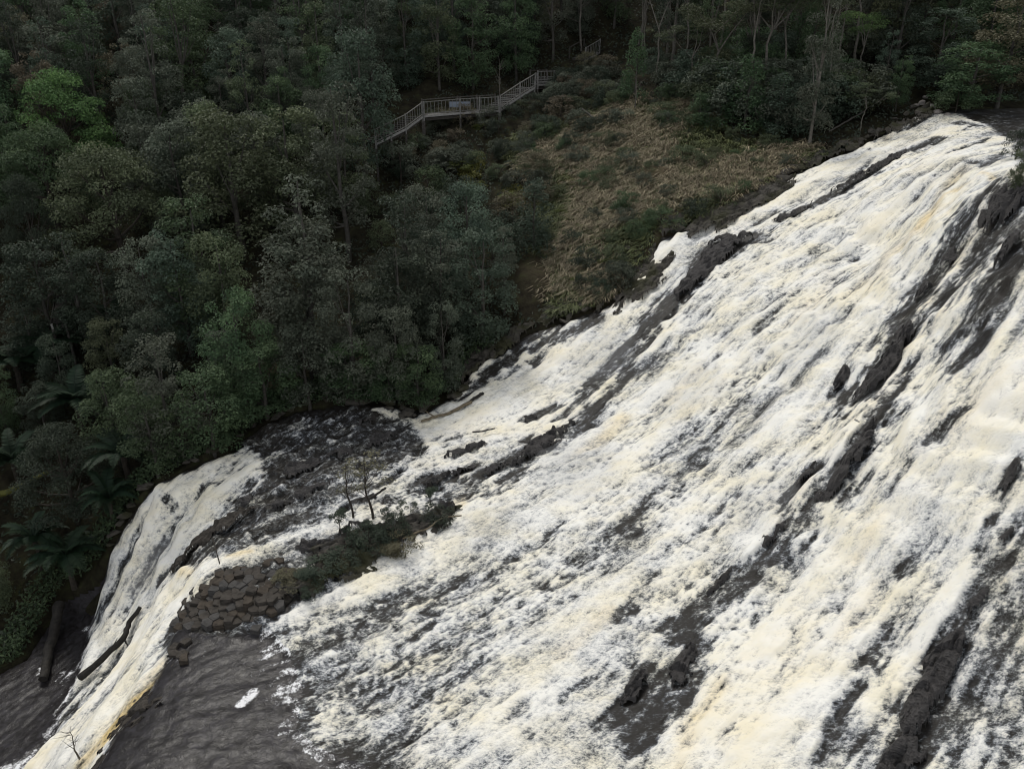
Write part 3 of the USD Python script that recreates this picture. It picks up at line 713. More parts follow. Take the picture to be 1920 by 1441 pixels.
for s in np.sort(r.random(120) * L[-1]):
    p = np.array([np.interp(s, L, eq[:, 0]), np.interp(s, L, eq[:, 1])])
    d = np.array([np.interp(s + 0.5, L, eq[:, 0]), np.interp(s + 0.5, L, eq[:, 1])]) - np.array([np.interp(s - 0.5, L, eq[:, 0]), np.interp(s - 0.5, L, eq[:, 1])])
    d = norm(d); nrm = np.array([d[1], -d[0]])
    if nrm[1] < 0:
        nrm = -nrm
    wide = np.interp(s, [0, 6, 14, 20, 26, 32, 40, 60], [1.3, 1.6, 1.9, 2.2, 1.8, 1.0, 0.4, 0.4])
    c = p + nrm * (r.random() ** 1.3 * wide - 0.15)
    sz_ = 0.14 + 0.32 * r.random() ** 2
    v, f = boulder(r, (sz_ * 1.5, sz_ * 0.8, sz_ * 0.8), 0.8)
    yaw = math.atan2(d[1], d[0]) + r.normal() * 0.6
    R = np.array([[math.cos(yaw), -math.sin(yaw), 0], [math.sin(yaw), math.cos(yaw), 0], [0, 0, 1]])
    obj('bank_rock', (v @ R.T + [c[0], c[1], float(H(*c)) + 0.22], f), 'bank_rock', label='small dark angular block loose in the broken edge between water and far bank', cat='rock', group='loose rocks along the far edge of the water')
for i, (px, py, s, lab) in enumerate(((1742, 205, 0.34, 'largest pale boulder at the end of the dirt path by the brink'), (1728, 195, 0.25, 'pale round stone on the dirt path, uphill of the largest boulder'), (1757, 213, 0.26, 'pale stone touching the water at the brink'),
                                      (1716, 200, 0.22, 'small pale stone left of the dirt path by the brink'), (1735, 184, 0.2, 'small pale stone highest on the dirt path'), (1776, 217, 0.2, 'small pale stone among leaves right of the path'))):
    q, _ = hit(px, py)
    v, f = boulder(np.random.default_rng(90 + i), (s * 1.2, s, s), 0.7, 26)
    obj('stone', (v + q[0] + [0, 0, s * 0.3], f), 'pale_stone', smooth=50, label=lab, cat='stone')

# ------------------------------------------------------------------ driftwood
def bark(name, lo, hi, scale=6.0):
    mat(name, {'g': ('geometry', {}), 'n': ('noise_texture', {'scale': scale, 'detail': 6.0, 'roughness': 0.7}), 'r': ('rgb_ramp', {'ramp': [(0.35, lo), (0.68, hi)]}),
               'b': ('bump', {'strength': 0.6, 'distance': 0.04}), 'p': ('principled_bsdf', {'roughness': 0.75, 'specular_ior_level': 0.3})},
        [('g.position', 'n.vector'), ('n.fac', 'r.fac'), ('r.color', 'p.base_color'), ('n.fac', 'b.height'), ('b.normal', 'p.normal')], 'p.BSDF')


bark('driftwood', (.07, .055, .035), (.20, .165, .11)); bark('dark_log', (.008, .007, .006), (.030, .026, .022)); bark('pale_bark', (.055, .050, .042), (.15, .137, .115)); bark('grey_bark', (.026, .024, .020), (.075, .068, .058)); bark('brown_bark', (.016, .013, .010), (.048, .039, .030))
bark('mossy_wood', (.045, .045, .008), (.12, .12, .025)); bark('weathered_timber', (.085, .082, .076), (.20, .195, .182), 9.0); bark('pale_timber', (.15, .145, .136), (.29, .28, .265), 9.0); bark('dark_timber', (.03, .027, .023), (.075, .068, .06), 9.0)


def log(pts, r0, r1, label, mat_='driftwood', lift=0.15, name='log', cat='log', knobs=(), seed=0, z=None, stubs=0):
    q, t = hits(pts)
    q = q.copy()
    q[:, 2] += lift if z is None else np.asarray(z)
    s = np.linspace(0, len(q) - 1, 14)
    c = np.stack([np.interp(s, np.arange(len(q)), q[:, j]) for j in range(3)], 1)
    rr = np.linspace(r0, r1, 14)
    rg = np.random.default_rng(seed)
    c[1:-1] += rg.normal(size=(12, 3)) * r0 * 0.18
    root = thing(name, (0, 0, 0), label, cat)
    obj('stem', tube(c, rr, 8, wob=0.07, seed=seed), mat_, parent=root.GetPath(), smooth=60)
    for k_ in range(stubs):
        i = rg.integers(3, 12); d = norm(rg.normal(size=3) + [0, 0, 0.8])
        obj('branch_stub', tube(np.array([c[i], c[i] + d * r0 * 3, c[i] + d * r0 * 6 + [0, 0, 0.05]]), [r0 * .5, r0 * .35, r0 * .15], 5), mat_, parent=root.GetPath())
    return root


log([(884, 760), (862, 772), (836, 784), (812, 789), (790, 797)], 0.09, 0.06, 'long thin brown driftwood pole lying in the foam by the bank', 'driftwood', 0.22, seed=1, stubs=1)
log([(906, 744), (882, 759)], 0.08, 0.075, 'short dark upper end of the driftwood pole sticking out of the foam', 'dark_log', 0.22, seed=2)
log([(266, 1150), (250, 1172), (240, 1188), (240, 1202), (215, 1228), (182, 1260), (154, 1282)], 0.09, 0.16, 'thick dark log lying down the lower waterfall', 'dark_log', 0.38, seed=3, stubs=2)
log([(116, 1140), (104, 1190), (92, 1235), (84, 1282)], 0.25, 0.20, 'massive black trunk leaning in the shade beside the lower pool', 'dark_log', 0.3, seed=4)
log([(756, 1026), (785, 1012), (805, 1006), (822, 990), (840, 984), (866, 982)], 0.035, 0.03, 'crooked pale root along the lower edge of the shrubby island', 'driftwood', 0.42, name='root', cat='root', seed=5)
log([(724, 925), (706, 938), (690, 948)], 0.05, 0.05, 'thin dark stick resting behind the two slim trunks on the island', 'dark_log', 0.3, name='stick', cat='stick', seed=6)
log([(928, 815), (905, 820), (886, 822)], 0.03, 0.04, 'little bent branch caught on the greenish rock in the cascades', 'dark_log', 0.35, name='stick', cat='stick', seed=7)
log([(404, 1034), (409, 1050), (416, 1070)], 0.022, 0.02, 'thin upright stick in the amber water above the basalt columns', 'brown_bark', 0.2, name='stick', cat='stick', seed=8, z=(0.75, 0.4, 0.05))
log([(100, 925), (75, 938), (45, 955), (5, 968)], 0.10, 0.16, 'mossy yellow green fallen branch over the gully on the left', 'mossy_wood', 1.3, name='branch', cat='branch', seed=9)
log([(822, 682), (805, 705), (782, 728), (770, 738)], 0.05, 0.03, 'dark leaning branch hanging over the water from the leafy bush', 'brown_bark', 0.7, name='branch', cat='branch', seed=10)
log([(1598, 812), (1606, 816)], 0.03, 0.025, 'short white stick lying on the long layered rock face', 'pale_timber', 0.55, name='stick', cat='stick', seed=12)
log([(1552, 262), (1590, 240), (1618, 224)], 0.05, 0.06, 'long thin fallen trunk on the bank below the brink', 'grey_bark', 0.5, name='log', cat='log', seed=13)
log([(1090, 225), (1112, 243)], 0.07, 0.06, 'pale broken stick in the scrub right of the walkway', 'grey_bark', 0.8, name='stick', cat='stick', seed=14)

# ------------------------------------------------------------------ foliage
def leaf_mat(name, lo, mid, hi, k=1.85):
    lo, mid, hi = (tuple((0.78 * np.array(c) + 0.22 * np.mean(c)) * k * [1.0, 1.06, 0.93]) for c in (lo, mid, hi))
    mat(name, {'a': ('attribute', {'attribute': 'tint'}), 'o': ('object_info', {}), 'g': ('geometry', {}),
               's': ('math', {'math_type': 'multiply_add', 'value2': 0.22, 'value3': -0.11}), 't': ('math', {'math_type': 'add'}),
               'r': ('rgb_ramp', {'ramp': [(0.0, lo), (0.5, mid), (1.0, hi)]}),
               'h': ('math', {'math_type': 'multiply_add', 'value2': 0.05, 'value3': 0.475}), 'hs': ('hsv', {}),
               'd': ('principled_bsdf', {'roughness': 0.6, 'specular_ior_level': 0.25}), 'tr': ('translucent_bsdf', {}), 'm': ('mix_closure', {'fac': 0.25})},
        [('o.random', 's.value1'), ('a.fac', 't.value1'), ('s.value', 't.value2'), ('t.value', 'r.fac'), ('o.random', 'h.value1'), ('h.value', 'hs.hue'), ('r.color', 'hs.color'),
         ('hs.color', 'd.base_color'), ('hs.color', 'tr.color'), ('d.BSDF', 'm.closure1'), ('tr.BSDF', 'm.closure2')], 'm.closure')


leaf_mat('leaf_grey', (.020, .024, .018), (.046, .052, .040), (.095, .100, .078))
leaf_mat('leaf_olive', (.018, .023, .012), (.044, .053, .028), (.095, .106, .052))
leaf_mat('leaf_green', (.014, .026, .014), (.034, .056, .026), (.075, .105, .045))
leaf_mat('leaf_blue', (.015, .024, .018), (.036, .053, .039), (.078, .100, .074))
leaf_mat('leaf_bright', (.018, .034, .012), (.046, .085, .024), (.105, .165, .042))
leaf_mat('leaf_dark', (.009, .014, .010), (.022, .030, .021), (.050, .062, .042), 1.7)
leaf_mat('leaf_fern', (.006, .014, .008), (.015, .034, .018), (.034, .068, .032), 1.0)
leaf_mat('leaf_brown', (.030, .024, .016), (.065, .052, .034), (.13, .105, .07))
leaf_mat('grass_dry', (.06, .045, .032), (.165, .122, .088), (.36, .28, .20), 1.45)
leaf_mat('grass_green', (.020, .025, .010), (.055, .066, .026), (.12, .13, .05))
leaf_mat('moss', (.05, .055, .008), (.115, .125, .014), (.20, .21, .03), 1.0)


def leaves(c, nrm, L, W, r, tint):
    """rhombic leaf sprays: centres c, facing nrm, L long, W wide"""
    n = len(c)
    a = norm(np.cross(nrm, r.normal(size=(n, 3))))
    b = np.cross(norm(nrm), a)
    L, W = (np.broadcast_to(np.asarray(x, float), (n,)) * r.uniform(0.7, 1.3, n) for x in (L, W))
    up = norm(nrm) * (L * 0.12)[:, None]
    v = np.stack([c - a * L[:, None] / 2 - up, c + b * W[:, None] / 2, c + a * L[:, None] / 2 - up, c - b * W[:, None] / 2], 1).reshape(-1, 3)
    i = np.arange(n)[:, None] * 4
    f = np.concatenate([i + [[0, 1, 2]], i + [[0, 2, 3]]])
    return v, f, np.repeat(tint, 4)


def lobes_crown(cs, rs, per, L, W, r, flat=0.85, under=0.25):
    """leaf sprays over rounded clumps, thinner below, lighter at their tips"""
    C, N, T = [], [], []
    zmin, zmax = (cs[:, 2] - rs).min(), (cs[:, 2] + rs).max()
    for c, R in zip(cs, rs):
        n = int(per * R * R)
        d = norm(r.normal(size=(n, 3)))
        d = d[(d[:, 2] > -0.25) | (r.random(n) < under)]
        rad = R * (0.55 + 0.5 * r.random(len(d)) ** 0.6)
        k = 1 + 0.18 * np.sin(d[:, 0] * 5 + c[0] * 7) * np.sin(d[:, 1] * 5 + c[1] * 9)
        p = c + d * (rad * k)[:, None] * [1, 1, flat]
        C.append(p); N.append(norm(d * 0.8 + [0, 0, 0.5] + r.normal(size=(len(d), 3)) * 0.45))
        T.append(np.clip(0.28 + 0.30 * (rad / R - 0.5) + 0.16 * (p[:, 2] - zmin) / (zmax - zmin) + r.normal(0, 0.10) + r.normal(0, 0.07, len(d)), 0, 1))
    C, N, T = np.vstack(C), np.vstack(N), np.hstack(T)
    return leaves(C, N, L, W, r, T)


def limbs(r, h, lean=0.04, r0=0.16, cs=None, nb=9, start=0.35):
    """trunk and limbs that reach into the clumps"""
    k = np.linspace(0, 1, 9)
    w = np.cumsum(r.normal(size=(9, 2)) * lean * h * 0.16, axis=0)
    w -= w[0]
    tr = np.c_[w, k * h - 0.5 * (k == 0)]
    parts = [tube(tr, r0 * (1 - 0.82 * k), 7, wob=0.05, seed=int(h * 100))]
    if cs is not None:
        for c in cs[r.permutation(len(cs))[:nb]]:
            kk = np.clip((c[2] / h) * (0.5 + 0.3 * r.random()), start * 0.6, 0.95)
            a = np.array([np.interp(kk, k, tr[:, j]) for j in range(3)])
            m = a + (c - a) * 0.5 + [0, 0, -0.08 * np.linalg.norm(c - a)]
            rr = r0 * (1 - 0.82 * kk) * 0.55
            parts.append(tube([a, m, c], [rr, rr * 0.7, rr * 0.25], 5))
    return join(parts)


SHAPES = {}


def shape_bushy(r, H_=9.0, R=2.5, low=0.07, n=46, per=150, L=0.27, W=0.13):
    z = low * H_ + (1 - low) * H_ * r.random(n) ** 0.85 * 0.95
    f = (z / H_ - low) / (1 - low)
    env = R * np.sqrt(np.clip(1 - (2 * f - 0.85) ** 2 / 1.45, 0.05, 1))
    a = r.random(n) * 2 * np.pi
    rad = env * np.sqrt(0.25 + 0.75 * r.random(n)) * 0.85
    cs = np.c_[rad * np.cos(a), rad * np.sin(a), z]
    rs = R * (0.20 + 0.20 * r.random(n)) * (1.1 - 0.4 * f)
    return cs, rs, lobes_crown(cs, rs, per, L, W, r)


def make_shapes():
    for i in range(5):
        r = np.random.default_rng(100 + i)
        h = 8.2 + i * 0.6
        cs, rs, cr = shape_bushy(r, h, 2.3 + 0.15 * (i % 3), n=50 + 3 * i, per=390, L=0.20, W=0.10)
        SHAPES[f'bushy{i}'] = (h, 2.4, limbs(r, h * 0.9, cs=cs, nb=8), cr, 'grey_bark')
    for i in range(3):                                        # tall loose crowns
        r = np.random.default_rng(200 + i)
        h = 12.0 + i
        cs, rs, cr = shape_bushy(r, h, 2.0, 0.16, 56, 370, 0.21, 0.10)
        SHAPES[f'tall{i}'] = (h, 2.1, limbs(r, h * 0.95, cs=cs, nb=10, r0=0.17), cr, 'grey_bark')
    for i in range(2):                                        # layered domes
        r = np.random.default_rng(300 + i)
        h, R = 7.5, 3.3
        n = 85
        a, q = r.random(n) * 2 * np.pi, np.sqrt(r.random(n))
        cs = np.c_[R * q * np.cos(a) * 0.88, R * q * np.sin(a) * 0.88, h - 0.5 - 5.2 * q ** 2.4 - 0.5 * r.random(n)]
        rs = 0.55 + 0.35 * r.random(n)
        cr = lobes_crown(cs, rs, 420, 0.16, 0.075, r, 0.62, 0.15)
        SHAPES[f'dome{i}'] = (h, R, limbs(r, h * 0.8, cs=cs, nb=14, r0=0.2), cr, 'brown_bark')
    for i in range(3):                                        # slim trees with long bare pale stems, forked
        r = np.random.default_rng(400 + i)
        h = 11.0 + 0.8 * i
        parts, cs = [], []
        k = np.linspace(0, 1, 10)
        fork = 0.5 + 0.1 * r.random()
        tr = np.c_[np.cumsum(r.normal(size=(10, 2)) * 0.09, axis=0) + np.outer(k, r.normal(size=2) * 0.5), k * h * fork - 0.5 * (k == 0)]
        parts.append(tube(tr, 0.10 - 0.03 * k, 7))
        top = tr[-1]
        for _ in range(3 + i % 2):
            d = np.r_[r.normal(size=2) * 0.42, 1.0]
            e = top + d * h * (1 - fork) * (0.7 + 0.25 * r.random())
            m = (top + e) / 2 + np.r_[r.normal(size=2) * 0.25, -0.2]
            parts.append(tube([top, m, e], [0.06, 0.045, 0.02], 6))
            for _ in range(4):
                cs.append(e + r.normal(size=3) * [0.75, 0.75, 0.5])
            for _ in range(2):
                q = m + (e - m) * r.random(); g = q + np.r_[r.normal(size=2) * 0.7, 0.6]
                parts.append(tube([q, g], [0.035, 0.012], 4)); cs.append(g)
        cs = np.array(cs); rs = 0.55 + 0.45 * r.random(len(cs))
        cr = lobes_crown(cs, rs, 330, 0.20, 0.09, r, 0.6, 0.25)
        SHAPES[f'slim{i}'] = (h + 0.6, 1.7, join(parts), cr, 'pale_bark')
    for i in range(3):                                        # shrubs
        r = np.random.default_rng(500 + i)
        h, R = 2.6, 1.5
        cs, rs, cr = shape_bushy(r, h, R, 0.0, 30, 620, 0.15, 0.075)
        SHAPES[f'shrub{i}'] = (h, R, limbs(r, h * 0.8, cs=cs, nb=7, r0=0.06), cr, 'brown_bark')
    for i in range(2):                                        # dense upright cones
        r = np.random.default_rng(600 + i)
        h, n = 6.0, 40
        f = r.random(n) ** 0.9
        R = 1.25 * (1 - f) ** 0.7 + 0.18
        a = r.random(n) * 6.283
        cs = np.c_[R * 0.7 * np.cos(a), R * 0.7 * np.sin(a), 0.25 + f * (h - 0.5)]
        rs = 0.30 + 0.32 * (1 - f) * (0.7 + 0.5 * r.random(n))
        cr = lobes_crown(cs, rs, 420, 0.18, 0.08, r, 1.1, 0.5)
        SHAPES[f'cone{i}'] = (h, 1.3, limbs(r, h * 0.9, cs=cs, nb=6, r0=0.08), cr, 'grey_bark')
    r = np.random.default_rng(700)                             # bare dead tree
    h, parts = 10.0, []
    k = np.linspace(0, 1, 9)
    tr = np.c_[np.cumsum(r.normal(size=(9, 2)) * 0.10, axis=0), k * h - 0.5 * (k == 0)]
    parts.append(tube(tr, 0.12 * (1 - 0.85 * k), 6))
    for _ in range(13):
        q = np.array([np.interp(0.35 + 0.6 * r.random(), k, tr[:, j]) for j in range(3)])
        g = q + np.r_[r.normal(size=2) * 0.8, 0.7 + r.random()]
        parts.append(tube([q, (q + g) / 2 + [0, 0, -0.12], g], [0.045, 0.03, 0.01], 5))
    SHAPES['snag0'] = (h, 1.0, join(parts), None, 'pale_bark')
    for i in range(2):                                        # little twisted trees of the island
        r = np.random.default_rng(800 + i)
        h = 1.7
        cs = np.array([(0.05, 0, 1.5), (-0.28, 0.1, 1.25), (0.3, -0.1, 1.1), (-0.1, 0.2, 1.65), (0.22, 0.15, 1.4), (0.4, 0.0, 0.85), (-0.35, -0.1, 0.95)]) + r.normal(size=(7, 3)) * 0.08
        rs = 0.17 + 0.10 * r.random(7)
        cr = lobes_crown(cs, rs, 3600, 0.085, 0.05, r, 0.7, 0.4)
        SHAPES[f'dwarf{i}'] = (h, 0.5, limbs(r, 1.4, 0.12, 0.035, cs, 7, 0.3), cr, 'brown_bark')
    r = np.random.default_rng(820)                             # thin island pine
    cs = np.array([(0.0, 0, 2.9), (0.25, 0.1, 2.6), (-0.25, 0, 2.4), (0.45, 0, 2.0), (-0.4, 0.1, 1.5), (0.1, 0.1, 3.2)])
    cr = lobes_crown(cs, np.full(6, 0.22), 1500, 0.10, 0.035, r, 0.5, 0.3)
    SHAPES['slender0'] = (3.3, 0.5, limbs(r, 3.2, 0.05, 0.04, cs, 6, 0.3), cr, 'brown_bark')


make_shapes()
PROTO, USED = {}, 0
UsdGeom.Scope.Define(stage, '/World/Looks/plants')


def plant_class(shape, leaf, barkm):
    key = (shape, leaf, barkm)
    if key not in PROTO:
        path = f'/World/Looks/plants/{shape}_{leaf}_{barkm}'
        stage.CreateClassPrim(path)
        h, R, wood, cr, bk = SHAPES[shape]
        obj('trunk', wood, barkm or bk, parent=path, smooth=50)
        if cr is not None:
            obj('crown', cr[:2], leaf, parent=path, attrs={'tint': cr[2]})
        PROTO[key] = path
    return PROTO[key]


prng = np.random.default_rng(5)
PLANTS = []


def plant(name, shape, leaf, loc, sxy, sz_, label, cat, group=None, bk=None):
    x = thing(name, loc, label, cat, group, rotz=prng.random() * 360, scale=(sxy, sxy, sz_))
    x.GetReferences().AddInternalReference(plant_class(shape, leaf, bk))
    x.SetInstanceable(True)
    PLANTS.append((loc[0], loc[1], SHAPES[shape][1] * sxy))


WATER = shapely.union_all([P_FALL, P_RIVER, P_LOWFALL, P_LOWPOOL, P_POOL, P_STREAM]).buffer(0.35)
shapely.prepare(WATER)


def by_top(px, py, h, dry=True):
    """the foot on dry land of a plant about h metres tall whose top shows at (px, py), and the height that puts it there"""
    yy = py + np.arange(4, 700, 4.0)
    xx = np.full(yy.shape, float(px))
    for _ in range(3):
        q, _t = hit(xx, yy)
        tx, ty = project(q + [0, 0, h])
        xx = xx - (tx - px)
    bad = shapely.contains_xy(WATER, q[:, 0], q[:, 1]) if dry else np.zeros(len(q), bool)
    k = np.argmin(np.abs(ty - py) + bad * 1e4 + (np.abs(tx - px) > 30) * 50)
    for _ in range(4):
        tx, ty = project(q[k] + [0, 0, h])
        h = max(0.4 * h, h + (float(ty) - py) * _t[k] / FPX * 0.9)
    return q[k], _t[k], h


def placed(name, shape, leaf, px, py, wpx, hm, label, cat='tree', bk=None, foot=None, dry=True):
    h, R = SHAPES[shape][:2]
    if foot:
        q, t = hit(px if len(foot) < 2 else foot[0], foot[-1])
        q, t = q[0], t[0]
        hm = (foot[-1] - py) * t / FPX / 0.92
    else:
        q, t, hm = by_top(px, py, hm, dry)
    plant(name, shape, leaf, q, wpx * t * 0.97 / FPX / (2 * R), hm / h, label, cat, bk=bk)


for a in (
        ('round_tree', 'dome0', 'leaf_bright', 95, 122, 195, 8.0, 'rounded bright green tree crown, topmost of the leafy domes on the left'),
        ('round_tree', 'dome1', 'leaf_green', 60, 222, 190, 7.5, 'dark green dome of leaves just below the bright rounded crown'),
        ('round_tree', 'dome1', 'leaf_olive', 185, 256, 255, 8.5, 'largest rounded olive green crown with bright yellowish top'),
        ('round_tree', 'dome0', 'leaf_dark', 30, 320, 120, 7.5, 'dark dome of leaves at the left border beside the largest rounded crown'),
        ('bushy_tree', 'bushy0', 'leaf_olive', 420, 205, 200, 9.5, 'yellowish olive bushy tree below the middle of the forest'),
        ('bushy_tree', 'bushy1', 'leaf_olive', 535, 195, 170, 9.0, 'olive tree right beside the yellowish bushy one'),
        ('bushy_tree', 'tall1', 'leaf_grey', 560, 320, 165, 11.0, 'tall silvery grey tree standing in front of the olive trees'),
        ('bushy_tree', 'bushy2', 'leaf_grey', 555, 415, 190, 8.5, 'broad silvery grey tree with pointed top above the river ledge'),
        ('bushy_tree', 'bushy3', 'leaf_green', 345, 365, 160, 8.5, 'mid green tree below the yellowish bushy tree'),
        ('bushy_tree', 'bushy4', 'leaf_blue', 315, 425, 140, 7.5, 'bluish green tree between the round olive crown and the silvery trees'),
        ('bushy_tree', 'bushy0', 'leaf_blue', 665, 55, 140, 10.0, 'pale blue grey tree rising above the walkway stairs on the left'),
        ('bushy_tree', 'tall0', 'leaf_grey', 625, 145, 130, 11.0, 'tall grey tree beside the lower end of the walkway'),
        ('bushy_tree', 'bushy1', 'leaf_grey', 260, 440, 120, 7.0, 'dull grey green tree under the round olive crown'),
        ('bushy_tree', 'bushy2', 'leaf_green', 430, 545, 130, 7.0, 'leafy brighter green tree in the dark hollow of the forest'),
        ('bushy_tree', 'bushy3', 'leaf_grey', 640, 500, 150, 8.0, 'grey green tree right of the broad silvery one'),
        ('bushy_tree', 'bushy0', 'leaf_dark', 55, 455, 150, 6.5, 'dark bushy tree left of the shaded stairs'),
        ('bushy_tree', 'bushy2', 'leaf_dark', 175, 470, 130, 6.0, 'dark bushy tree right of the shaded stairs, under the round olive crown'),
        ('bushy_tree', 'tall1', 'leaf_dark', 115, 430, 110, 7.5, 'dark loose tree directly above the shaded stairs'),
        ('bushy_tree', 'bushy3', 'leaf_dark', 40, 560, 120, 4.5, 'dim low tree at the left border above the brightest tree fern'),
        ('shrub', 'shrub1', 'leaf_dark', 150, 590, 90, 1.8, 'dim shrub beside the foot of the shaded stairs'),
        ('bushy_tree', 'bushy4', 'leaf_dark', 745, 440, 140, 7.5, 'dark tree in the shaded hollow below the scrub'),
        ('bushy_tree', 'bushy0', 'leaf_grey', 735, 575, 110, 6.0, 'drooping pale grey tree over the stream ledge'),
        ('bushy_tree', 'bushy1', 'leaf_green', 775, 640, 105, 4.2, 'fresh green bush tree at the corner where the stream turns'),
        ('bushy_tree', 'bushy2', 'leaf_blue', 870, 345, 130, 6.8, 'bluish green tree on the slope below the yellow mossy patches'),
        ('cone_shrub', 'cone0', 'leaf_blue', 1003, 330, 95, 4.6, 'upright bluish shrub at the left edge of the dry grass'),
        ('bushy_tree', 'bushy3', 'leaf_blue', 900, 430, 150, 6.5, 'second bluish tree down the slope, above the dark bank'),
        ('bushy_tree', 'bushy4', 'leaf_grey', 815, 420, 130, 7.0, 'grey tree left of the bluish trees on the slope'),
        ('bushy_tree', 'bushy2', 'leaf_green', 470, 640, 140, 6.5, 'green tree by the water right above the lower waterfall'),
        ('bushy_tree', 'bushy0', 'leaf_grey', 555, 610, 120, 6.5, 'grey leaved tree leaning to the brown stream'),
        ('bushy_tree', 'bushy1', 'leaf_green', 640, 640, 130, 6.0, 'dark green tree beside the brown stream'),
        ('bushy_tree', 'bushy3', 'leaf_grey', 285, 630, 150, 6.5, 'grey green bushy tree right of the tree ferns'),
        ('bushy_tree', 'bushy4', 'leaf_green', 255, 700, 120, 5.5, 'green bushy tree hanging over the brink of the lower waterfall'),
        ('bushy_tree', 'bushy0', 'leaf_green', 360, 690, 150, 6.5, 'leafy green tree above the top of the lower waterfall'),
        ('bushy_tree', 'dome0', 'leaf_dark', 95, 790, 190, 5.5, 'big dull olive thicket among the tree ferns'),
        ('bushy_tree', 'bushy2', 'leaf_green', 720, 650, 90, 4.6, 'small green tree left of the fresh green bush by the stream'),
        ('cone_shrub', 'cone0', 'leaf_green', 1395, 120, 90, 5.4, 'dense green upright shrub at the top of the dry grass slope', 'tree', None, (1395, 240)),
        ('cone_shrub', 'cone1', 'leaf_green', 1310, 180, 62, 3.2, 'small bright upright shrub in the dry grass by the pale forked tree', 'tree', None, (1310, 238)),
        ('cone_shrub', 'cone1', 'leaf_blue', 1455, 150, 85, 5.2, 'dark upright shrub right of the dense green one', 'tree', None, (1455, 250)),
        ('cone_shrub', 'cone0', 'leaf_grey', 1520, 110, 80, 5.6, 'grey green upright shrub below the pale stems', 'tree', None, (1520, 236)),
        ('slim_tree', 'slim0', 'leaf_olive', 1340, 30, 90, 9.5, 'slim tree with pale forked stem at the top of the dry grass', 'tree', None, (1338, 192)),
        ('slim_tree', 'slim1', 'leaf_olive', 1425, -10, 100, 10.5, 'slim pale stemmed tree leaning above the dense green shrub', 'tree', None, (1430, 176)),
        ('slim_tree', 'slim2', 'leaf_dark', 1545, -40, 70, 12.0, 'tallest pale double stem in the forest on the right', 'tree', None, (1535, 172)),
        ('slim_tree', 'slim1', 'leaf_olive', 1475, -20, 80, 11.0, 'pale crooked stem left of the tallest double stem', 'tree', None, (1482, 168)),
        ('slim_tree', 'slim0', 'leaf_bright', 1600, 40, 60, 8.0, 'slim tree with small yellow green crown', 'tree', None, (1594, 160)),
        ('slim_tree', 'slim2', 'leaf_olive', 1630, 170, 40, 3.6, 'small lone slim tree on the bank below the forest, near the brink', 'tree', None, (1616, 248)),
        ('slim_tree', 'slim2', 'leaf_olive', 1285, 60, 60, 8.0, 'slim pale tree left of the forked stem', 'tree', None, (1298, 182)),
        ('bushy_tree', 'bushy1', 'leaf_green', 1815, 95, 150, 6.5, 'leafy green tree on the bank right behind the brink', 'tree', None, (1815, 204)),
        ('bushy_tree', 'bushy3', 'leaf_blue', 1745, 40, 130, 8.0, 'bluish leafy tree above the dirt path', 'tree', None, (1750, 172)),
        ('bushy_tree', 'bushy2', 'leaf_brown', 1870, 20, 160, 9.5, 'brownish tree in the upper right corner of the forest', 'tree', None, (1870, 196)),
        ('shrub', 'shrub0', 'leaf_green', 1790, 165, 95, 2.2, 'glossy shrub with hanging leaves right behind the brink', 'tree', None, (1790, 212)),
        ('shrub', 'shrub1', 'leaf_dark', 1905, 250, 60, 1.1, 'dark shrub at the right border by the river', 'shrub', None, (1905, 300)),
        ('shrub', 'shrub2', 'leaf_olive', 1908, 288, 50, 0.8, 'olive shrub on the craggy rock at the right border', 'shrub', None, (1908, 350)),
        ('snag', 'snag0', 'leaf_grey', 420, -10, 50, 11.0, 'bare white forked dead tree near the top of the forest', 'dead tree', 'pale_bark', (424, 110)),
        ('snag', 'snag0', 'leaf_grey', 655, -30, 40, 10.5, 'thin bare pale stem above the walkway', 'dead tree', 'pale_bark', (655, 105)),
        ('snag', 'snag0', 'leaf_grey', 1090, -20, 40, 9.0, 'bare grey stem in the forest above the upper landing', 'dead tree', 'pale_bark', (1090, 90)),
        ('snag', 'snag0', 'leaf_grey', 935, 105, 16, 4.6, 'thin bare pole like stem beside the walkway railing'),
        ('snag', 'snag0', 'leaf_grey', 1195, 130, 24, 3.0, 'thin dry stem in the scrub above the dry grass')):
    if len(a) > 8:
        placed(*a)
    elif a[0] == 'snag':
        placed(*a, 'dead tree', 'pale_bark')
    elif a[0] in ('shrub', 'cone_shrub'):
        placed(*a, 'shrub')
    else:
        placed(*a)

for px, py, w, hm, lab in ((868, 300, 70, 0.6, 'bright yellow green cushion below the level walkway'), (885, 338, 60, 0.5, 'yellow green cushion under the topmost bright one'), (962, 362, 55, 0.5, 'yellow green cushion beside the upright bluish shrub'), (905, 232, 40, 0.4, 'mossy cushion right under the walkway'),
                           (1085, 335, 50, 0.5, 'yellow green cushion at the left edge of the dry grass'), (1065, 385, 50, 0.5, 'yellow green cushion lower at the left edge of the dry grass'), (1150, 480, 60, 0.45, 'mossy cushion at the lower end of the dry grass'), (1215, 408, 40, 0.35, 'mossy cushion by the rock shoulder'), (1100, 515, 60, 0.45, 'mossy cushion above the thin veil of water')):
    placed('moss_cushion', f'shrub{px % 3}', 'moss', px, py, w, hm, lab, 'moss')

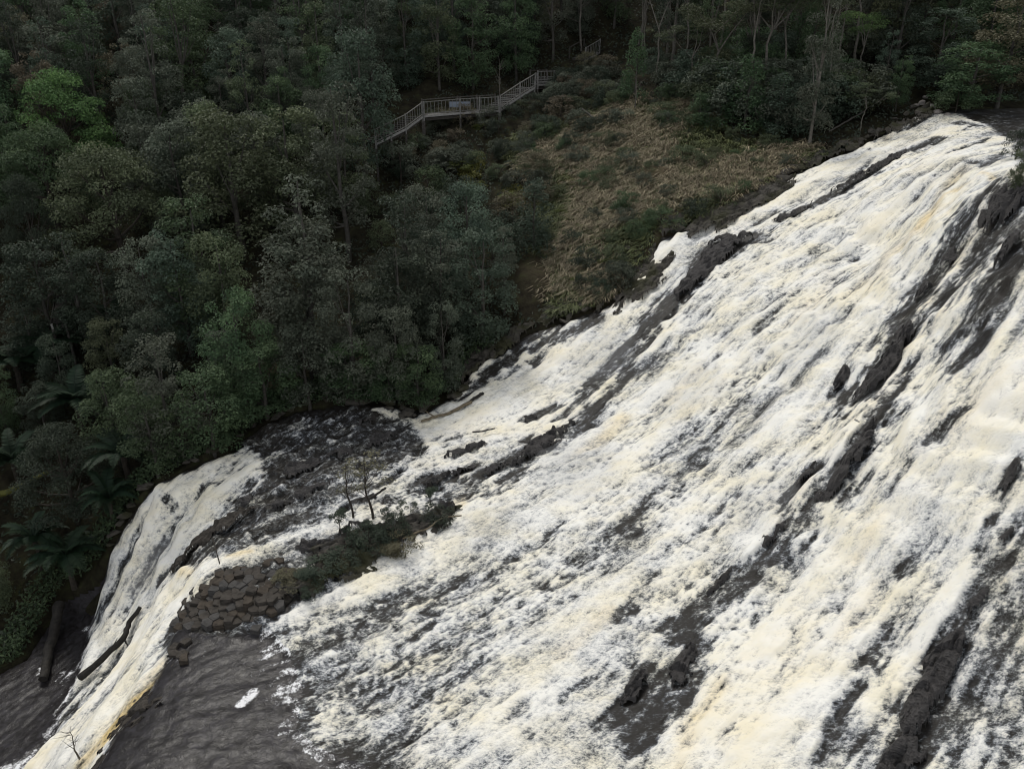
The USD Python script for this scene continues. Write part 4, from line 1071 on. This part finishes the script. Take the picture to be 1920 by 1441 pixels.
# --- the island: dense low shrubs, slender trunks, little twisted trees
for a in (('shrub', 'shrub0', 'leaf_dark', 690, 985, 95, 1.0, 'widest dark shrub on the island around the two slender trunks', 'shrub'),
          ('shrub', 'shrub1', 'leaf_dark', 742, 966, 70, 1.1, 'pointed dark shrub on the island right of the slender trunks', 'shrub'),
          ('shrub', 'shrub2', 'leaf_brown', 755, 1005, 90, 0.6, 'brownish low shrub at the foot of the pointed one on the island', 'shrub'),
          ('shrub', 'shrub0', 'leaf_dark', 825, 955, 70, 0.6, 'dark shrub on the rock at the upper end of the island', 'shrub'),
          ('shrub', 'shrub1', 'leaf_dark', 640, 1035, 80, 0.6, 'low dark shrub left of the widest one on the island', 'shrub'),
          ('shrub', 'shrub2', 'leaf_dark', 600, 1052, 90, 0.6, 'low shrub toward the lower tip of the island', 'shrub'),
          ('shrub', 'shrub0', 'leaf_brown', 560, 1078, 70, 0.45, 'small brownish shrub above the basalt columns', 'shrub'),
          ('shrub', 'shrub1', 'leaf_brown', 530, 1070, 50, 0.4, 'tiny shrub growing between the basalt columns', 'shrub'),
          ('shrub', 'shrub2', 'leaf_dark', 588, 1100, 60, 0.5, 'shrub overhanging the foot of the fall beside the columns', 'shrub'),
          ('slender_tree', 'slender0', 'leaf_brown', 652, 862, 60, 2.9, 'left of the two slender trunks on the island', 'tree'),
          ('slender_tree', 'slender0', 'leaf_brown', 690, 850, 70, 3.2, 'right and taller of the two slender trunks on the island', 'tree'),
          ('dwarf_tree', 'dwarf0', 'leaf_dark', 806, 912, 36, 1.05, 'little twisted tree with dark tufts at the upper end of the island', 'tree'),
          ('dwarf_tree', 'dwarf1', 'leaf_dark', 752, 940, 24, 0.85, 'little tufted tree in front of the white channel', 'tree'),
          ('dwarf_tree', 'dwarf0', 'leaf_dark', 722, 952, 22, 0.8, 'crooked little tree between the slender trunks and the tufted one', 'tree'),
          ('dwarf_tree', 'dwarf1', 'leaf_dark', 776, 942, 20, 0.6, 'smallest tufted tree left of the twisted one', 'tree'),
          ('dwarf_tree', 'dwarf0', 'leaf_dark', 634, 955, 40, 1.3, 'tufted tree at the left side of the slender trunks', 'tree')):
    placed(*a, dry=False)
placed('sapling', 'snag0', 'leaf_brown', 132, 1362, 34, 1.6, 'thin bare sapling in front of the lower waterfall by the lower border', 'sapling', dry=False)

# ------------------------------------------------------------------ tree ferns
fr = np.random.default_rng(31)


def frond(r, Ln):
    k = np.linspace(0, 1, 12)
    elev = 0.75 - 1.75 * k ** 1.2 + 0.1 * r.normal()
    st_ = Ln / 11
    p = np.zeros((12, 3)); p[1:, 0] = np.cumsum(np.cos(elev[:-1]) * st_); p[1:, 2] = np.cumsum(np.sin(elev[:-1]) * st_)
    v, f, t = [], [], []
    rv, rf = tube(p, 0.022 * (1 - 0.8 * k), 4)
    v.append(rv); f.append(rf); t.append(np.full(len(rv), 0.25)); n = len(rv)
    for s in np.linspace(0.1, 0.99, 34):
        c = np.array([np.interp(s, k, p[:, j]) for j in range(3)])
        w = Ln * 0.20 * np.sin(np.pi * (0.12 + 0.86 * s)) ** 0.8
        for sg in (1, -1):
            d = norm(np.array([0.35, sg, -0.22 + 0.08 * r.normal()])) * w
            o = np.array([Ln * 0.017, 0, 0])
            v.append(np.array([c - o, c + o, c + d + o * 0.5, c + d * 0.55 - o * 1.2])); f.append(np.array([[0, 1, 2], [0, 2, 3]]) + n)
            t.append(np.clip(np.array([0.35, 0.4, 0.75, 0.5]) + 0.08 * r.normal(), 0, 1)); n += 4
    return np.vstack(v), np.vstack(f), np.hstack(t)


for cls_i in range(2):
    path = f'/World/Looks/plants/fern_{cls_i}'
    stage.CreateClassPrim(path)
    hh = 1.5
    tv = tube(np.array([(0, 0, -0.4), (0.05, 0, 0.4), (0.02, 0.06, 0.9), (0, 0, hh)]), [0.17, 0.14, 0.13, 0.16], 8, wob=0.08, seed=3)
    obj('trunk', tv, 'brown_bark', parent=path)
    for i in range(17):
        v, f, t = frond(fr, 2.0 + 0.5 * fr.random())
        a = i * 2.39996 + fr.normal() * 0.1
        tilt = 0.0 if i < 11 else 0.45
        R = np.array([[math.cos(a), -math.sin(a), 0], [math.sin(a), math.cos(a), 0], [0, 0, 1]]) @ np.array([[math.cos(tilt), 0, -math.sin(tilt)], [0, 1, 0], [math.sin(tilt), 0, math.cos(tilt)]])
        obj('frond', (v @ R.T + [0, 0, hh], f), 'leaf_fern', parent=path, attrs={'tint': t})
for i, (px, py, w, label) in enumerate(((22, 668, 140, 'brightest tree fern at the left border with long arching fronds'), (140, 735, 150, 'wide tree fern spreading above the olive thicket'), (228, 838, 130, 'tree fern with drooping fronds nearest to the top of the lower waterfall'),
                                        (200, 925, 100, 'tree fern hanging beside the left edge of the lower waterfall'), (85, 640, 120, 'dim tree fern above the wide one in the deep shade'), (20, 850, 110, 'tree fern at the left border below the broken railing'),
                                        (120, 1035, 130, 'lowest tree fern overhanging the shaded lower pool'), (215, 590, 90, 'dim tree fern below the shaded stairs'), (60, 1000, 110, 'tree fern in the dark gully under the mossy branch'), (275, 770, 80, 'small tree fern under the green bushy tree'))):
    q, t, _h = by_top(px, py, 1.9)
    x = thing('tree_fern', q, label, 'tree fern', rotz=fr.random() * 360, scale=(w * t / FPX / 3.6,) * 2 + (1.0,))
    x.GetReferences().AddInternalReference(f'/World/Looks/plants/fern_{i % 2}'); x.SetInstanceable(True)
    PLANTS.append((q[0], q[1], 1.2))

# ------------------------------------------------------------------ the forest: every other tree, with room around the ones above
def in_poly(pts, n=6):
    return wpoly(pts, n)


Z_SCRUB = in_poly([(690, 285), (800, 235), (940, 222), (1000, 190), (1130, 120), (1180, 190), (1080, 215), (1000, 275), (1030, 400), (930, 330), (800, 320), (720, 330)])
Z_WALK = in_poly([(640, 285), (780, 250), (990, 222), (1150, 130), (1140, 80), (1000, 130), (935, 172), (790, 185), (690, 240)])
Z_PATH = in_poly([(1712, 150), (1740, 160), (1770, 215), (1710, 212)])
GRASS = G.buffer(-0.3)
shapely.prepare(GRASS); shapely.prepare(Z_SCRUB); shapely.prepare(Z_WALK); shapely.prepare(Z_PATH)
ZL = {
    'back_left': ('in the closed forest up the slope on the left', 'forest trees on the upper left slope'),
    'mid_left': ('crowded on the slope between rounded crowns and stream', 'trees crowded on the left slope'),
    'back_mid': ('in the closed forest above the walkway', 'forest trees above the walkway'),
    'back_right': ('in the tall dense stand above the dry grass', 'tall dense stand above the dry grass'),
    'right': ('at the forest edge behind the river above the brink', 'forest edge behind the brink'),
    'gully': ('in the shaded gully left of the lower waterfall', 'trees in the shaded gully')}
nt = 0
cand = []
r = np.random.default_rng(77)
xs, ys = np.meshgrid(np.arange(-58, 62, 2.75), np.arange(22, 92, 2.75), indexing='ij')
pts = np.c_[xs.ravel(), ys.ravel()] + r.uniform(-1.1, 1.1, (xs.size, 2))
pts = pts[np.argsort(pts[:, 1])]
for x, y in pts:
    z = float(H(x, y))
    bx, by = project(np.array([x, y, z]))
    tx, ty = project(np.array([x, y, z + 9]))
    if bx < -140 or bx > 2060 or ty > 1460 or by < -30:
        continue
    if WATER.contains(shapely.Point(x, y)) or GRASS.contains(shapely.Point(x, y)) or Z_SCRUB.contains(shapely.Point(x, y)) or Z_WALK.contains(shapely.Point(x, y)) or Z_PATH.contains(shapely.Point(x, y)):
        continue
    if y < 60 and x > 27 and z > -5.9 and y < 57:
        continue
    if y < 26 or (x > -10 and y < 36):
        continue
    if any((x - a) ** 2 + (y - b) ** 2 < (0.55 * c + 0.75) ** 2 for a, b, c in PLANTS):
        continue
    near_water = WATER.distance(shapely.Point(x, y))
    if by < 330 and bx > 1180:
        zone = 'right' if bx > 1640 else 'back_right'
    elif by < 210 and 620 < bx:
        zone = 'back_mid'
    elif bx < 330 and by > 700:
        zone = 'gully'
    else:
        zone = 'back_left' if by < 300 else 'mid_left'
    if any(((tx - a) / b) ** 2 + ((ty + 40 - c) / d) ** 2 < 1 and by > c for a, c, b, d in ((95, 185, 115, 75), (60, 275, 105, 70), (195, 345, 150, 100), (440, 290, 110, 95), (560, 420, 95, 120))):
        continue
    u = r.random()
    if zone == 'back_right':
        sh, lf = (f'slim{r.integers(3)}', ['leaf_olive', 'leaf_dark', 'leaf_grey', 'leaf_green'][r.integers(4)]) if u < 0.55 else (f'tall{r.integers(3)}', ['leaf_grey', 'leaf_dark', 'leaf_green', 'leaf_blue'][r.integers(4)]) if u < 0.8 else (f'cone{r.integers(2)}', 'leaf_green')
        hm = 7.5 + 3.5 * r.random() if sh[0] != 'c' else 4 + 2 * r.random()
    elif zone == 'gully':
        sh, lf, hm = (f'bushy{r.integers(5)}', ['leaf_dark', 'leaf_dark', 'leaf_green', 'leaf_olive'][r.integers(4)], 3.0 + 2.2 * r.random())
    else:
        sh = f'tall{r.integers(3)}' if u < (0.42 if zone != 'mid_left' else 0.2) else f'bushy{r.integers(5)}' if u < 0.94 else 'slim1'
        lf = [['leaf_grey', 'leaf_green', 'leaf_dark'], ['leaf_blue', 'leaf_grey', 'leaf_olive'], ['leaf_green', 'leaf_grey', 'leaf_olive'], ['leaf_dark', 'leaf_grey', 'leaf_blue'], ['leaf_grey', 'leaf_green', 'leaf_brown']][int(sh[-1])][r.integers(3)]
        hm = (8.5 + 3.5 * r.random()) if sh[0] == 't' else 6.2 + 2.6 * r.random()
        if near_water < 4:
            hm = 3.2 + 2.2 * r.random()
    hx, hy_ = project(np.array([x, y, z + hm]))
    # keep the walkway, the dry grass and the water clear of crowns in front of them
    if sh[0] != 'c' and y < 61 and 690 < bx < 1130 and hy_ < (335 if bx < 1010 else 400):
        hm = max(1.2, hm * 0.3); sh = f'shrub{r.integers(3)}'
    if 1000 < bx < 1240 and by > 380:
        hm = min(hm, 1.6); sh = f'shrub{r.integers(3)}'
    h, R = SHAPES[sh][:2]
    lab, grp = ZL[zone]
    kind = {'b': 'bushy_tree', 't': 'tall_tree', 's': 'slim_tree', 'c': 'cone_shrub', 'd': 'round_tree'}[sh[0]]
    if sh.startswith('shrub'):
        kind, lab, grp = 'shrub', 'low shrub filling a gap between the trees of the far bank', 'low shrubs between the trees'
    elif sh[0] == 'c':
        lab, grp = 'upright green shrub growing between the thin stems above the dry grass', 'upright shrubs under the dense stand'
    if not sh.startswith('shrub') and sh[0] != 'c':
        look = {'leaf_grey': 'grey green', 'leaf_blue': 'bluish green', 'leaf_dark': 'dark', 'leaf_green': 'fresh green', 'leaf_olive': 'olive', 'leaf_brown': 'brownish'}[lf] + {'b': ' bushy', 't': ' tall loose crowned', 's': ' thin pale stemmed'}[sh[0]]
        lab, grp = look + ' tree ' + lab, look + ' ones of the ' + grp
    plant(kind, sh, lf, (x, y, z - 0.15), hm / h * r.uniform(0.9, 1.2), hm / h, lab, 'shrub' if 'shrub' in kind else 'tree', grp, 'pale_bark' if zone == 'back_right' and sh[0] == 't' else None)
    nt += 1
# scrub below and around the walkway
for zone, cnt, lab, grp, lfs, hh in ((Z_SCRUB, 75, 'low scrub bush on the slope around the walkway', 'scrub around the walkway', ['leaf_grey', 'leaf_dark', 'leaf_olive', 'leaf_brown', 'leaf_grey'], (0.8, 1.9)),
                                     (in_poly([(1200, 130), (1640, 95), (1650, 210), (1500, 262), (1290, 205)]), 55, 'undergrowth bush between the thin stems above the dry grass', 'undergrowth above the dry grass', ['leaf_green', 'leaf_grey', 'leaf_olive', 'leaf_blue'], (1.2, 3.2)),
                                     (G.buffer(0.8).difference(WATER), 125, 'low bush scattered over the dry grass slope', 'bushes on the dry grass', ['leaf_olive', 'leaf_grey', 'leaf_green', 'leaf_dark'], (0.35, 1.5))):
    b = zone.bounds
    n = 0
    while n < cnt:
        x, y = r.uniform(b[0], b[2]), r.uniform(b[1], b[3])
        if not zone.contains(shapely.Point(x, y)):
            continue
        hm = r.uniform(*hh)
        sh = f'shrub{r.integers(3)}'
        lf = lfs[r.integers(len(lfs))]
        look = {'leaf_grey': 'grey green', 'leaf_blue': 'bluish green', 'leaf_dark': 'dark', 'leaf_green': 'fresh green', 'leaf_olive': 'olive', 'leaf_brown': 'brownish'}[lf] + (' taller' if hm > sum(hh) / 2 else ' small')
        plant('shrub', sh, lf, (x, y, float(H(x, y)) - 0.1), hm / 2.6 * r.uniform(1.0, 1.5), hm / 2.6, look + ' ' + lab, 'shrub', look + ' ' + grp)
        n += 1
print('trees', nt, 'plants', len(PLANTS))

# ------------------------------------------------------------------ ground cover, grass and moss: nobody could count these
def scatter(poly, n, seed):
    r = np.random.default_rng(seed)
    b = poly.bounds
    p = np.empty((0, 2))
    while len(p) < n:
        q = np.c_[r.uniform(b[0], b[2], n * 2), r.uniform(b[1], b[3], n * 2)]
        p = np.vstack([p, q[shapely.contains_xy(poly, q[:, 0], q[:, 1])]])
    return p[:n]


def tufts(poly, n, blades, Ln, seed, look, name, label, lean=0.85, dens=None, edge=None):
    r = np.random.default_rng(seed)
    p = scatter(poly, n, seed)
    if dens is not None:
        k = unit(gaussian_filter(np.random.default_rng(dens).normal(size=(400, 400)), 5))
        kk = map_coordinates(k, [(p[:, 0] + 60) * 4 % 399, (p[:, 1] + 60) * 4 % 399], order=1) + r.normal(0, 0.45, len(p))
        if edge is not None:                                  # thins out irregularly towards the border of the clearing
            pt = shapely.points(p)
            dd = np.where(shapely.contains_xy(edge[0], p[:, 0], p[:, 1]), 1, -1) * shapely.distance(edge[0].exterior, pt)
            kk = kk + np.clip(dd * 0.75, -2.2, 1.2) + edge[1] - 0.6
        p = p[kk > 0]
    m = len(p) * blades
    c = np.repeat(p, blades, 0) + r.normal(0, 0.07, (m, 2))
    e = 0.4
    gx_ = (H(c[:, 0] + e, c[:, 1]) - H(c[:, 0] - e, c[:, 1])) / (2 * e); gy_ = (H(c[:, 0], c[:, 1] + e) - H(c[:, 0], c[:, 1] - e)) / (2 * e)
    down = -np.c_[gx_, gy_]
    a = r.random(m) * 2 * np.pi
    d = np.c_[np.cos(a), np.sin(a)] * 0.9 + down * 1.0
    L_ = np.repeat(Ln * r.uniform(0.6, 1.35, len(p)), blades) * r.uniform(0.7, 1.2, m)
    base = np.c_[c, H(c[:, 0], c[:, 1]) + 0.02]
    mid = base + np.c_[d * (L_ * lean * 0.45)[:, None], L_ * 0.55]
    tip = base + np.c_[d * (L_ * lean)[:, None] * 1.15, L_ * 0.42]
    w = np.c_[-d[:, 1], d[:, 0], np.zeros(m)]; w = norm(w) * (0.022 + 0.016 * r.random(m))[:, None]
    v = np.stack([base - w, base + w, mid + w * 0.8, mid - w * 0.8, tip], 1).reshape(-1, 3)
    i = np.arange(m)[:, None] * 5
    f = np.concatenate([i + [[0, 1, 2]], i + [[0, 2, 3]], i + [[3, 2, 4]]])
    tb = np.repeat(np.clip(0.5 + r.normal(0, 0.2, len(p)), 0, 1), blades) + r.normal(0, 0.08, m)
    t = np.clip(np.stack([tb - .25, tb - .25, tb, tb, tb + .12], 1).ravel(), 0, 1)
    return obj(name, (v, f), look, attrs={'tint': t}, label=label, cat='grass', kind='stuff')


GX = G.buffer(1.6).difference(WATER)
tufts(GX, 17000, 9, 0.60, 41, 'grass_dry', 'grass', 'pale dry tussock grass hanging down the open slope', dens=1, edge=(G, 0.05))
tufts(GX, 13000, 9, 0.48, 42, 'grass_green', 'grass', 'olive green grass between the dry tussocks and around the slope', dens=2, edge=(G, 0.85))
MOSS = shapely.union_all([in_poly(p, 3) for p in ([(1010, 470), (1080, 480), (1060, 545), (1010, 530)], [(850, 290), (905, 290), (910, 340), (870, 345)], [(940, 350), (985, 355), (985, 390), (945, 392)], [(1050, 330), (1100, 320), (1105, 345), (1060, 400), (1040, 380)], [(880, 210), (935, 222), (930, 245), (890, 240)], [(1080, 480), (1180, 440), (1150, 510), (1080, 540)], [(1195, 185), (1130, 190), (1150, 215)],
                                                        [(1200, 400), (1250, 390), (1240, 420), (1210, 430)])])
tufts(MOSS, 3200, 8, 0.40, 43, 'moss', 'moss', 'bright yellow green moss cushions on the scrubby slope', lean=0.5, dens=3)
LAND = shapely.box(-56, 24, 60, 90).difference(WATER).difference(G.buffer(-0.5)).difference(Z_PATH)
p = scatter(LAND, 90000, 55)
bx, by = project(np.c_[p, H(p[:, 0], p[:, 1])])
p = p[(bx > -60) & (bx < 1990) & (by > -30) & (by < 1480) & ~((p[:, 1] < 36) & (p[:, 0] > -11)) & ~((p[:, 0] > 27) & (p[:, 1] < 54))]
r = np.random.default_rng(56)
cl = unit(gaussian_filter(r.normal(size=(700, 700)), 3.5))
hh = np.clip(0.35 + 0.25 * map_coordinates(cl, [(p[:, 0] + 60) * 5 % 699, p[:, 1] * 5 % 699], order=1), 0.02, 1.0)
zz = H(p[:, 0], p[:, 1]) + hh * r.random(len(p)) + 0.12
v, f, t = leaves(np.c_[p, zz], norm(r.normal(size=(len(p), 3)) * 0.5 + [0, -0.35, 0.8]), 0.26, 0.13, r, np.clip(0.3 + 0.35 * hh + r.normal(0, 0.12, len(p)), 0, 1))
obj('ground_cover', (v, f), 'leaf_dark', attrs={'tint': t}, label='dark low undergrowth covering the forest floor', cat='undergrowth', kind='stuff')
shore = WATER.buffer(1.1).difference(WATER.buffer(-0.1)).intersection(shapely.box(-28, 27, -1, 42))
p = scatter(shore, 9000, 58)
zz = H(p[:, 0], p[:, 1]) + 0.2 + 0.7 * r.random(len(p))
v, f, t = leaves(np.c_[p, zz], norm(r.normal(size=(len(p), 3)) * 0.6 + [0.1, -0.5, 0.6]), 0.22, 0.10, r, np.clip(0.35 + r.normal(0, 0.15, len(p)), 0, 1))
obj('ground_cover', (v, f), 'leaf_green', attrs={'tint': t}, label='leafy fringe of low plants overhanging the near shore of the far bank', cat='undergrowth', kind='stuff')

# ------------------------------------------------------------------ the walkway on the far bank
def at(px, py, t):
    return ray(px - 7, py + 3) * t


def walkway(name, pts, label, cat, deck_w=1.6, post_every=None, treads=False, dim=False, rail=True, seed=0, down=1.6, lower='pale_timber'):
    """timber walk: pts are the near edge of its deck; posts, handrail, balusters, edge board, deck, bearers"""
    r = np.random.default_rng(seed)
    root = thing(name, (0, 0, 0), label, cat)
    P = root.GetPath()
    pts = np.array(pts)
    up = np.array([0, 0, 1.0])
    for i, (a, b) in enumerate(zip(pts[:-1], pts[1:])):
        d = norm(b - a); side = norm(np.cross(d, up))
        if side[1] < 0:
            side = -side
        Ln = np.linalg.norm(b - a)
        slope = abs(d[2]) > 0.25
        obj('edge_board', beam(a + up * 0.02 - side * 0.03, b + up * 0.02 - side * 0.03, 0.05, 0.15), lower, parent=P)
        obj('bearer', beam(a - up * 0.22 + side * 0.25, b - up * 0.22 + side * 0.25, 0.09, 0.22), 'dark_timber', parent=P)
        obj('bearer', beam(a - up * 0.22 + side * (deck_w - 0.2), b - up * 0.22 + side * (deck_w - 0.2), 0.09, 0.22), 'dark_timber', parent=P)
        if rail:
            obj('handrail', beam(a + up * 1.03, b + up * 1.03, 0.07, 0.045), 'weathered_timber', parent=P)
            obj('lower_rail', beam(a + up * 0.20, b + up * 0.20, 0.05, 0.05), 'weathered_timber', parent=P)
            if not slope:
              obj('handrail', beam(a + up * 1.03 + side * deck_w, b + up * 1.03 + side * deck_w, 0.10, 0.055), 'dark_timber', parent=P)
            n = max(2, int(Ln / 0.26))
            for k in range(1, n):
                c = a + (b - a) * k / n
                obj('baluster', beam(c + up * 0.22, c + up * 1.0, 0.032, 0.032), 'weathered_timber', parent=P)
        n = max(2, int(Ln / (0.30 if slope else 0.16)))
        for k in range(n):
            c = a + (b - a) * (k + 0.5) / n
            yaw = math.atan2(side[1], side[0])
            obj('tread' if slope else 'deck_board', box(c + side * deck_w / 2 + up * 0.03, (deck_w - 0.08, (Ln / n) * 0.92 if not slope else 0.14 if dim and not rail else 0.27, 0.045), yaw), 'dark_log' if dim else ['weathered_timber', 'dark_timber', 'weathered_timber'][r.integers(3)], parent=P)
        n = max(1, int(round(Ln / (post_every or 1.9))))
        for k in range(n + (i == len(pts) - 2)):
            c = a + (b - a) * k / n
            for s_, lookp in ((0.0, 'weathered_timber'), (deck_w, 'dark_timber'))[:1 if slope else 2]:
                g = c + side * s_
                foot = min(float(H(g[0], g[1])) - 0.2, g[2] - 0.3)
                lean = d * r.normal() * 0.02
                obj('post', beam(g - up * 0.3 - lean, g + up * (1.10 if rail else 0.0) + lean - side * 0.02, 0.11, 0.11), lookp, parent=P)
                if foot < g[2] - 0.45:
                    obj('pile', beam(np.array([g[0], g[1], foot]), g - up * 0.3, 0.13, 0.13), 'dark_timber', parent=P)
    return root


W1 = [at(712, 268, 57.2), at(768, 240, 58.8), at(799, 217, 60.0)]
W2 = [at(802, 216, 60.05), at(870, 210, 60.4), at(942, 206, 60.8)]
W3 = [at(945, 204, 60.9), at(982, 179, 62.3), at(1010, 162, 63.3)]
walkway('walkway', W2, 'level timber walkway with railing in the middle of the wooded slope', 'walkway', seed=1)
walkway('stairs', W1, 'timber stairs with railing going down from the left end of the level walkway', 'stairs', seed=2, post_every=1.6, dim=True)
walkway('stairs', W3, 'timber stairs with railing going up from the right end of the level walkway', 'stairs', seed=3)
walkway('landing', [at(1015, 157, 64.6), at(1046, 156, 65.2)], 'small railed timber landing half hidden above the upper stairs', 'landing', seed=4, deck_w=1.3, lower='weathered_timber')
walkway('stairs', [at(1038, 153, 65.0), at(1052, 141, 66.0)], 'few pale timber steps right of the small railed landing', 'stairs', seed=5, rail=False, lower='pale_timber')
walkway('stairs', [at(1104, 112, 68.0), at(1131, 96, 69.5)], 'topmost weathered steps with broken handrail in the scrub', 'stairs', seed=6, rail=True, lower='pale_timber')
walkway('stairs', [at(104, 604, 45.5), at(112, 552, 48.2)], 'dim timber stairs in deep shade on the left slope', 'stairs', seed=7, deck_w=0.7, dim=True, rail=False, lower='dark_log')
mat('steel_blue', {'g': ('geometry', {}), 'n': ('noise_texture', {'scale': 3.0, 'detail': 4.0}), 'r': ('rgb_ramp', {'ramp': [(0.3, (.12, .145, .18)), (0.7, (.17, .20, .245))]}), 'p': ('principled_bsdf', {'roughness': 0.35})},
    [('g.position', 'n.vector'), ('n.fac', 'r.fac'), ('r.color', 'p.base_color')], 'p.BSDF')
pn = thing('information_panel', at(869, 193, 61.4), 'blue grey panel behind the railing of the level walkway', 'panel')
obj('panel_board', box((0, 0, 0), (1.55, 0.05, 0.42), 0.06), 'steel_blue', parent=pn.GetPath())
obj('panel_frame', join([box((0, 0.0, 0.225), (1.6, 0.07, 0.04), 0.06), box((0, 0.0, -0.225), (1.6, 0.07, 0.04), 0.06)]), 'dark_timber', parent=pn.GetPath())
for s_ in (-0.6, 0.6):
    obj('leg', box((s_, 0.06 + s_ * 0.06, -0.55), (0.06, 0.06, 0.75)), 'dark_timber', parent=pn.GetPath())

# ------------------------------------------------------------------ spray hanging where the water strikes
LOOK['spray'] = usdkit.material(stage, '/World/Looks/spray', {'v': ('principled_volume', {'color': (.99, .99, .99), 'density': 0.12})}, [], volume='v.volume')
import trimesh
for i, (pts, rr, dens) in enumerate((([(1170, 640), (1090, 720)], 1.5, 1), ([(1130, 850), (1040, 930)], 1.7, 1), ([(330, 1010), (262, 1130)], 1.3, 1), ([(1480, 900), (1380, 1000)], 1.2, 1), ([(1330, 700), (1240, 790)], 1.3, 1), ([(960, 960), (860, 1030)], 1.2, 1), ([(1560, 600), (1480, 700)], 1.2, 1))):
    q, t = hits(pts)
    c = q.mean(0); d = q[1] - q[0]; ln = np.linalg.norm(d)
    m = trimesh.creation.icosphere(4)
    v = m.vertices * [ln * 0.62, rr, rr * 0.55]
    ax = norm(d); ay = norm(np.cross([0, 0, 1.0], ax)); az = np.cross(ax, ay)
    v = v @ np.stack([ax, ay, az]) + c + az * 0.35
    nz = np.sin(v[:, [0]] * 2.1 + v[:, [1]] * 1.3 + i) * np.sin(v[:, [1]] * 2.4 + v[:, [2]] * 1.7)
    v = v + (v - c) * 0.16 * nz
    obj('spray', (v, m.faces), 'spray', label='thin white spray hanging over the ' + ['foot of the steep chute', 'lower end of the wide white apron', 'upper half of the lower waterfall', 'middle of the big fall', 'bright apron right of the steep chute', 'foam beside the island', 'white water left of the broadest rock block'][i], cat='spray', kind='stuff')
